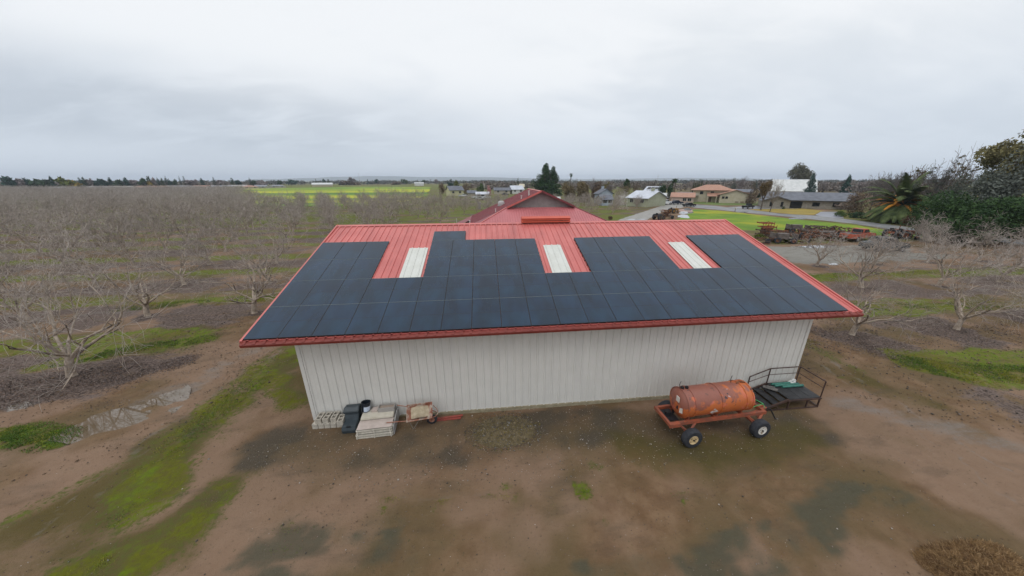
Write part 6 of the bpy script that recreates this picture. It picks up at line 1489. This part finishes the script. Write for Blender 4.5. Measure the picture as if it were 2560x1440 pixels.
def wheelbarrow():
    x0, y0 = at(1050, 1062); g = gz(x0)
    e = empty('wheelbarrow', (5.17, .06, g), R_(2), 'rusty wheelbarrow crusted with dry cement leaning by the wall', 'wheelbarrow')
    rm_ = mat('barrow_rust', (.22, .075, .045), (.33, .16, .11), 5, .8, c3=(.40, .33, .27), s3=4)
    # tray: open tapered pan tipped towards the camera
    mb = MB(); top = [(-.42, -.30), (.48, -.30), (.52, -.2), (.52, .30), (-.42, .34)]; bot = [(-.22, -.20), (.25, -.20), (.28, -.12), (.28, .2), (-.22, .22)]
    n = 5; vs = [(p[0], p[1], .0) for p in bot]+[(p[0], p[1], .30) for p in top]+[(p[0]*.96, p[1]*.95, .30) for p in top]+[(p[0]*.95, p[1]*.93, .02) for p in bot]
    fs = [tuple(range(n))]+[(i, (i+1) % n, n+(i+1) % n, n+i) for i in range(n)]+[(n+i, n+(i+1) % n, 2*n+(i+1) % n, 2*n+i) for i in range(n)]+[(2*n+i, 2*n+(i+1) % n, 3*n+(i+1) % n, 3*n+i) for i in range(n)]+[tuple(range(3*n, 4*n))]
    mb.add(vs, fs); tray = mb.build('tray', rm_, e); tray.location = (.10, .05, .42); tray.rotation_euler = (.62, -.05, .06)
    mb = MB(); m_ = 12; V = []
    for j in range(m_+1):
        for i in range(m_+1):
            V.append((-.33+.74*i/m_, -.16+.44*j/m_, .10+.13*math.sin(math.pi*i/m_)*math.sin(math.pi*j/m_)**.5+.04*vnoise(i, j, .9)))
    mb.add(V, [(j*(m_+1)+i, j*(m_+1)+i+1, (j+1)*(m_+1)+i+1, (j+1)*(m_+1)+i) for j in range(m_) for i in range(m_)]); mb.build('dry_cement', mat('dry_cement', (.34, .28, .19), (.46, .39, .28), 6, .95, bump=.02, bscale=12), tray, smooth_=True)
    mb = MB(); mb.path([(-1.05, -.28, .46), (-.3, -.26, .42), (.45, -.22, .40), (.72, -.16, .42)], .018, n=8); mb.path([(-.75, .32, .72), (-.3, .28, .62), (.45, .22, .45), (.72, .1, .42)], .018, n=8); mb.path([(.72, -.16, .42), (.80, -.02, .46), (.74, .12, .55), (.6, .25, .62)], .014, n=8); mb.build('handle', rm_, e)
    for yy in (-.24, .24): mb = MB(); mb.path([(-.25, yy, .42), (-.12, yy, .0), (.12, yy, .40)], .013, n=6); mb.build('leg', mat('grey_leg', (.2, .18, .15), None), e)
    wheel(e, (.55, -.02, .20), .20, .09, rm_)
    # red boards beyond
    for i, (dy_, dz, L_) in enumerate(((0, 0, .95), (.09, .0, .9), (.05, .045, 1.02))):
        mb = MB(); mb.bb(0, L_, -.04, .04, 0, .04); mb.bb(0, .02, -.045, .045, .0, .045); o = mb.build('red_board', mat('dull_red_paint', (.30, .06, .045), (.22, .06, .045), 7, .7), bevel=.004)
        o.location = (5.85, .20+dy_, gz(6.5)+.015+dz); o.rotation_euler = (0, 0, R_(3+i)); tag(o, ['front red board on the ground right of the wheelbarrow', 'back red board on the ground right of the wheelbarrow', 'top red board resting on the two others by the wall'][i], 'board', 'red boards beside the wheelbarrow')
wheelbarrow()

# ================================================================== LOOSE STUFF ON THE GROUND
def scatter_quads(cx, cy, rx, ry, n, size, seed, mt, name, label, cat, zf=None, tilt=.5, curve=None, mask=None):
    rr = np.random.default_rng(seed); P = []
    while len(P) < n:
        k = n*2; a = rr.random(k)*2*math.pi; q = np.sqrt(rr.random(k)); x = cx+rx*q*np.cos(a); y = cy+ry*q*np.sin(a)
        if mask is not None: s = mask(x, y) > rr.random(k); x, y = x[s], y[s]
        P += list(zip(x, y))
    P = np.array(P[:n]); z = gz(P[:, 0])+.015+(zf(P[:, 0], P[:, 1]) if zf else 0)
    c = np.stack([P[:, 0], P[:, 1], z], 1); nr = rr.normal(0, tilt, (n, 3)); nr[:, 2] = 1; nr /= np.linalg.norm(nr, axis=1)[:, None]
    t = rr.normal(0, 1, (n, 3)); t -= (t*nr).sum(1)[:, None]*nr; t /= np.linalg.norm(t, axis=1)[:, None]; b = np.cross(nr, t); s = size*rr.uniform(.5, 1.4, (n, 1))
    V = np.stack([c-t*s, c-b*s*.55, c+t*s, c+b*s*.55], 1).reshape(-1, 3)
    F = np.arange(4*n).reshape(n, 4); me = np_mesh(name, V, F, mt if isinstance(mt, list) else [mt], rr.integers(0, len(mt) if isinstance(mt, list) else 1, n))
    tag(link(name, me), label, cat, kind='stuff')
lm_ = [mat('brown_dead_leaf', (.15, .095, .070), (.085, .055, .042), 9, .9), mat('grey_dead_leaf', (.19, .15, .13), (.12, .088, .075), 9, .9), mat('dark_dead_leaf', (.045, .034, .03), (.075, .055, .05), 9, .9)]
def lmask(x, y):
    m = np.zeros_like(x)
    for a, b, r in ((at(-80, 1000), at(300, 940), 1.35), (at(300, 940), at(450, 905), .7)): m = np.maximum(m, capsule(x, y, a, b, r, .8))
    return m*(.35+.65*sst(fbm(x, y, .9), .35, .6))
scatter_quads(-11.5, 4.2, 7.5, 3.4, 15000, .030, 3, lm_, 'leaf_litter', 'dark carpet of dead leaves round the nearest orchard tree', 'leaf litter', mask=lmask)
scatter_quads(-7, 8.5, 6, 6.5, 5000, .028, 33, lm_, 'leaf_litter', 'thin scatter of dead leaves along the path left of the barn', 'leaf litter')
scatter_quads(9, -3.5, 14, 4.2, 2600, .018, 34, lm_, 'leaf_litter', 'thin scatter of dark leaf bits over the yard in front of the barn', 'leaf litter')
def lmask2(x, y):
    m = np.zeros_like(x)
    for a, b, r in ((at(2060, 830), at(2150, 865), .9), (at(2150, 865), at(2250, 905), .5)): m = np.maximum(m, capsule(x, y, a, b, r, 1.0))
    for tx in (30.2, 37.2, 44.2): m = np.maximum(m, .4*(1-sst(np.hypot(x-tx, y-4.9), .5, 3.2)))
    m = np.maximum(m, .25*(1-sst(np.abs(y-4.9), .6, 2.2)))
    return m*(.3+.7*sst(fbm(x, y, .9), .35, .6))
scatter_quads(36, 4.6, 11, 3.0, 9000, .035, 4, lm_, 'leaf_litter', 'dead leaves round the nearest trees right of the barn', 'leaf litter', mask=lmask2)
def gmound(x, y, c=(8.45, -.55), r=(1.15, .8)):
    d = np.hypot((x-c[0])/r[0], (y-c[1])/r[1]); return .20*np.clip(1-d, 0, 1)**.8*(.7+.6*fbm(x, y, 2.5))
def stones(name, label, cat, cx, cy, rx, ry, n, size, seed, mts, zf=None, mask=None):
    rr = np.random.default_rng(seed); a = rr.random(n)*2*math.pi; q = rr.random(n)**.6; x = cx+rx*q*np.cos(a); y = cy+ry*q*np.sin(a)
    if mask is not None: kp = mask(x, y) < .15; x, y, a = x[kp], y[kp], a[kp]; n = len(x)
    z = gz(x)+(zf(x, y) if zf else 0); s = size*rr.lognormal(0, .45, n)
    base = np.array([(1, 0, 0), (-1, 0, 0), (0, 1, 0), (0, -1, 0), (0, 0, .8), (0, 0, -.6)], float)
    fs = np.array([(0, 2, 4), (2, 1, 4), (1, 3, 4), (3, 0, 4), (2, 0, 5), (1, 2, 5), (3, 1, 5), (0, 3, 5)])
    V = base[None]*s[:, None, None]*rr.uniform(.6, 1.2, (n, 6, 1)); ca, sa = np.cos(a*7), np.sin(a*7)
    W_ = np.stack([V[:, :, 0]*ca[:, None]-V[:, :, 1]*sa[:, None]+x[:, None], V[:, :, 0]*sa[:, None]+V[:, :, 1]*ca[:, None]+y[:, None], V[:, :, 2]+z[:, None]+s[:, None]*.3], 2).reshape(-1, 3)
    F = (np.arange(n)[:, None, None]*6+fs[None]).reshape(-1, 3); me = np_mesh(name, W_, F, mts, np.repeat(rr.integers(0, len(mts), n), 8)); tag(link(name, me), label, cat, kind='stuff')
st_ = [mat('tan_stone', (.22, .17, .10), (.14, .11, .06), 6, .9), mat('grey_stone', (.20, .19, .17), (.12, .11, .10), 6, .9), mat('ochre_stone', (.16, .12, .035), (.10, .08, .03), 6, .9), mat('dark_stone', (.06, .05, .04), None), mat('pale_stone', (.38, .34, .30), None)]
mb = MB(); n = 40
vs = [(8.45+1.2*(i/n*2-1), -.55+.85*(j/n*2-1), 0) for j in range(n+1) for i in range(n+1)]; vs = [(x, y, float(gmound(np.array(x), np.array(y)))+.004-.03*(math.hypot((x-8.45)/1.2, (y+.55)/.85) > .98)) for x, y, z in vs]
mb.add(vs, [(j*(n+1)+i, j*(n+1)+i+1, (j+1)*(n+1)+i+1, (j+1)*(n+1)+i) for j in range(n) for i in range(n)])
o = mb.build('gravel_mound', mat('mound_soil', (.075, .055, .025), (.13, .10, .055), 8, .95, bump=.03, bscale=20)); tag(o, 'low mound of earth and gravel in front of the barn wall', 'mound', kind='stuff')
stones('mound_gravel', 'loose stones covering the low mound before the barn wall', 'gravel', 8.45, -.55, 1.5, 1.05, 2600, .016, 5, [st_[0], st_[2], st_[3], st_[2], st_[3], st_[1]], gmound)
stones('yard_gravel', 'small scattered stones along the foot of the barn wall', 'gravel', 10.2, -1.0, 10.5, 1.9, 5200, .0105, 6, [st_[1], st_[3], st_[0], st_[4]])
stones('yard_pebbles', 'sparse pale pebbles over the brown yard', 'pebbles', 9.0, -3.6, 15, 4.0, 300, .012, 7, [st_[4], st_[1]])
clod = mat('brown_clod', (.10, .065, .038), (.16, .105, .065), 9, .95)
stones('soil_clods', 'small clods of brown soil strewn over the yard', 'soil', 8.0, -2.5, 17, 5.5, 4200, .011, 17, [clod, st_[3], clod])
stones('soil_clods', 'clods of grey soil along the tree rows and the path left of the barn', 'soil', -9, 5.5, 9, 7, 6000, .018, 18, [clod, st_[3], clod], mask=lambda x, y: pcaps(x, y, [(150, 1095), (250, 1060), (330, 1035), (410, 1000), (485, 960)], 1.0, .6))
stones('soil_clods', 'clods of grey soil right of the barn', 'soil', 32, 3.5, 10, 7, 6000, .022, 19, [clod, st_[3], lm_[1]])
def straw_heap():
    c = at(2450, 1425); rr = np.random.default_rng(8); n = 16000
    a = rr.random(n)*2*math.pi; q = np.sqrt(rr.random(n)); x = c[0]+1.25*q*np.cos(a)*(1+.15*np.sin(3*a)); y = c[1]+.75*q*np.sin(a)*(1+.2*np.cos(2*a))
    h = .28*np.clip(1-q**2, 0, 1)*(.5+fbm(x, y, 1.6)); z = h*rr.uniform(.6, 1, n)+.01
    d = rr.normal(0, 1, (n, 3)); d[:, 2] = np.abs(d[:, 2])*.45; d[:, 0] += .5; d /= np.linalg.norm(d, axis=1)[:, None]
    sd_ = np.cross(d, rr.normal(0, 1, (n, 3))); sd_ /= np.linalg.norm(sd_, axis=1)[:, None]; L_ = rr.uniform(.05, .14, (n, 1)); w = .005
    p = np.stack([x, y, z], 1); V = np.stack([p-sd_*w, p+sd_*w, p+d*L_+sd_*w*.3, p+d*L_-sd_*w*.3], 1).reshape(-1, 3)
    me = np_mesh('dry_straw', V, np.arange(4*n).reshape(n, 4), [mat('brown_straw', (.20, .115, .045), (.13, .07, .03), 4, .9), mat('pale_straw', (.30, .19, .09), None)], (rr.random(n) < .25).astype(int)); tag(link('dry_straw', me), 'heap of brown dry straw at the bottom right corner', 'straw', kind='stuff')
straw_heap()
def grass_blades():
    rr = np.random.default_rng(12); P = []
    def region(pts, r, n, hh, soft=.8):
        w = [at(*p) for p in pts]; k = 0
        while k < n:
            i = rr.integers(0, len(w)-1); t = rr.random(); rad = r*math.sqrt(rr.random()); an = rr.random()*6.28
            x = w[i][0]+(w[i+1][0]-w[i][0])*t+rad*math.cos(an); y = w[i][1]+(w[i+1][1]-w[i][1])*t+rad*math.sin(an)
            if vnoise(x, y, 1.3)*.6+vnoise(x, y, 4)*.4 < .38: k += .3; continue
            P.append((x, y, hh)); k += 1
    region([(742, 880), (660, 935), (560, 1012), (470, 1085), (390, 1180), (330, 1280)], .65, 9000, .035)
    region([(560, 1240), (470, 1330), (330, 1400), (200, 1436)], .42, 4500, .035)
    region([(-60, 1105), (60, 1085), (150, 1100)], .65, 6000, .09)
    region([(120, 910), (260, 885), (400, 862), (530, 848)], .65, 7000, .08)
    region([(2290, 910), (2400, 930), (2600, 940), (2700, 945)], 1.0, 14000, .10)
    region([(2000, 690), (2200, 686), (2400, 680)], .9, 6000, .09)
    region([(2140, 765), (2350, 768), (2600, 760)], .9, 9000, .09)
    region([(300, 770), (500, 758), (690, 745)], .9, 8000, .09)
    for px, py in ((975, 1248), (1110, 1255), (1265, 1240), (1465, 1230), (720, 1325), (700, 1372), (1225, 1243), (1705, 1235), (1398, 1268)):
        wx, wy = at(px, py); 
        for k in range(160): P.append((wx+rr.normal(0, .14), wy+rr.normal(0, .06), .03))
    P = np.array(P); n = len(P); z = gz(P[:, 0]); d = rr.normal(0, .6, (n, 3)); d[:, 2] = 1; d /= np.linalg.norm(d, axis=1)[:, None]
    a = rr.random(n)*6.28; s = np.stack([np.cos(a), np.sin(a), 0*a], 1)*.010; h = (P[:, 2]*rr.uniform(.4, 1.2, n))[:, None]; p = np.stack([P[:, 0], P[:, 1], z-.01], 1)
    V = np.stack([p-s, p+s, p+d*h], 1).reshape(-1, 3); mi = (vnoise(P[:, 0], P[:, 1], .9)+rr.normal(0, .12, n) > .56).astype(int)
    me = np_mesh('grass', V, np.arange(3*n).reshape(n, 3), [mat('grass_blade', (.050, .100, .010), (.085, .145, .015), 3, .8), mat('yellow_grass_blade', (.15, .16, .015), (.22, .20, .02), 3, .8)], mi)
    tag(link('grass', me), 'short bright grass growing in strips and patches', 'grass', kind='stuff')
grass_blades()

# ================================================================== HAZE
def haze():
    mb = MB(); mb.bb(-9500, 9500, -300, 9500, -4, 130); o = mb.build('haze', None); o.data.materials.clear()
    M = bpy.data.materials.new('haze_air'); M.use_nodes = True; t = M.node_tree; t.nodes.clear()
    v = t.nodes.new('ShaderNodeVolumePrincipled'); v.inputs['Color'].default_value = (.80, .88, 1.0, 1); v.inputs['Density'].default_value = .00015; v.inputs['Anisotropy'].default_value = 0.0
    u = t.nodes.new('ShaderNodeOutputMaterial'); t.links.new(v.outputs[0], u.inputs['Volume']); o.data.materials.append(M); tag(o, kind='stuff')
haze()
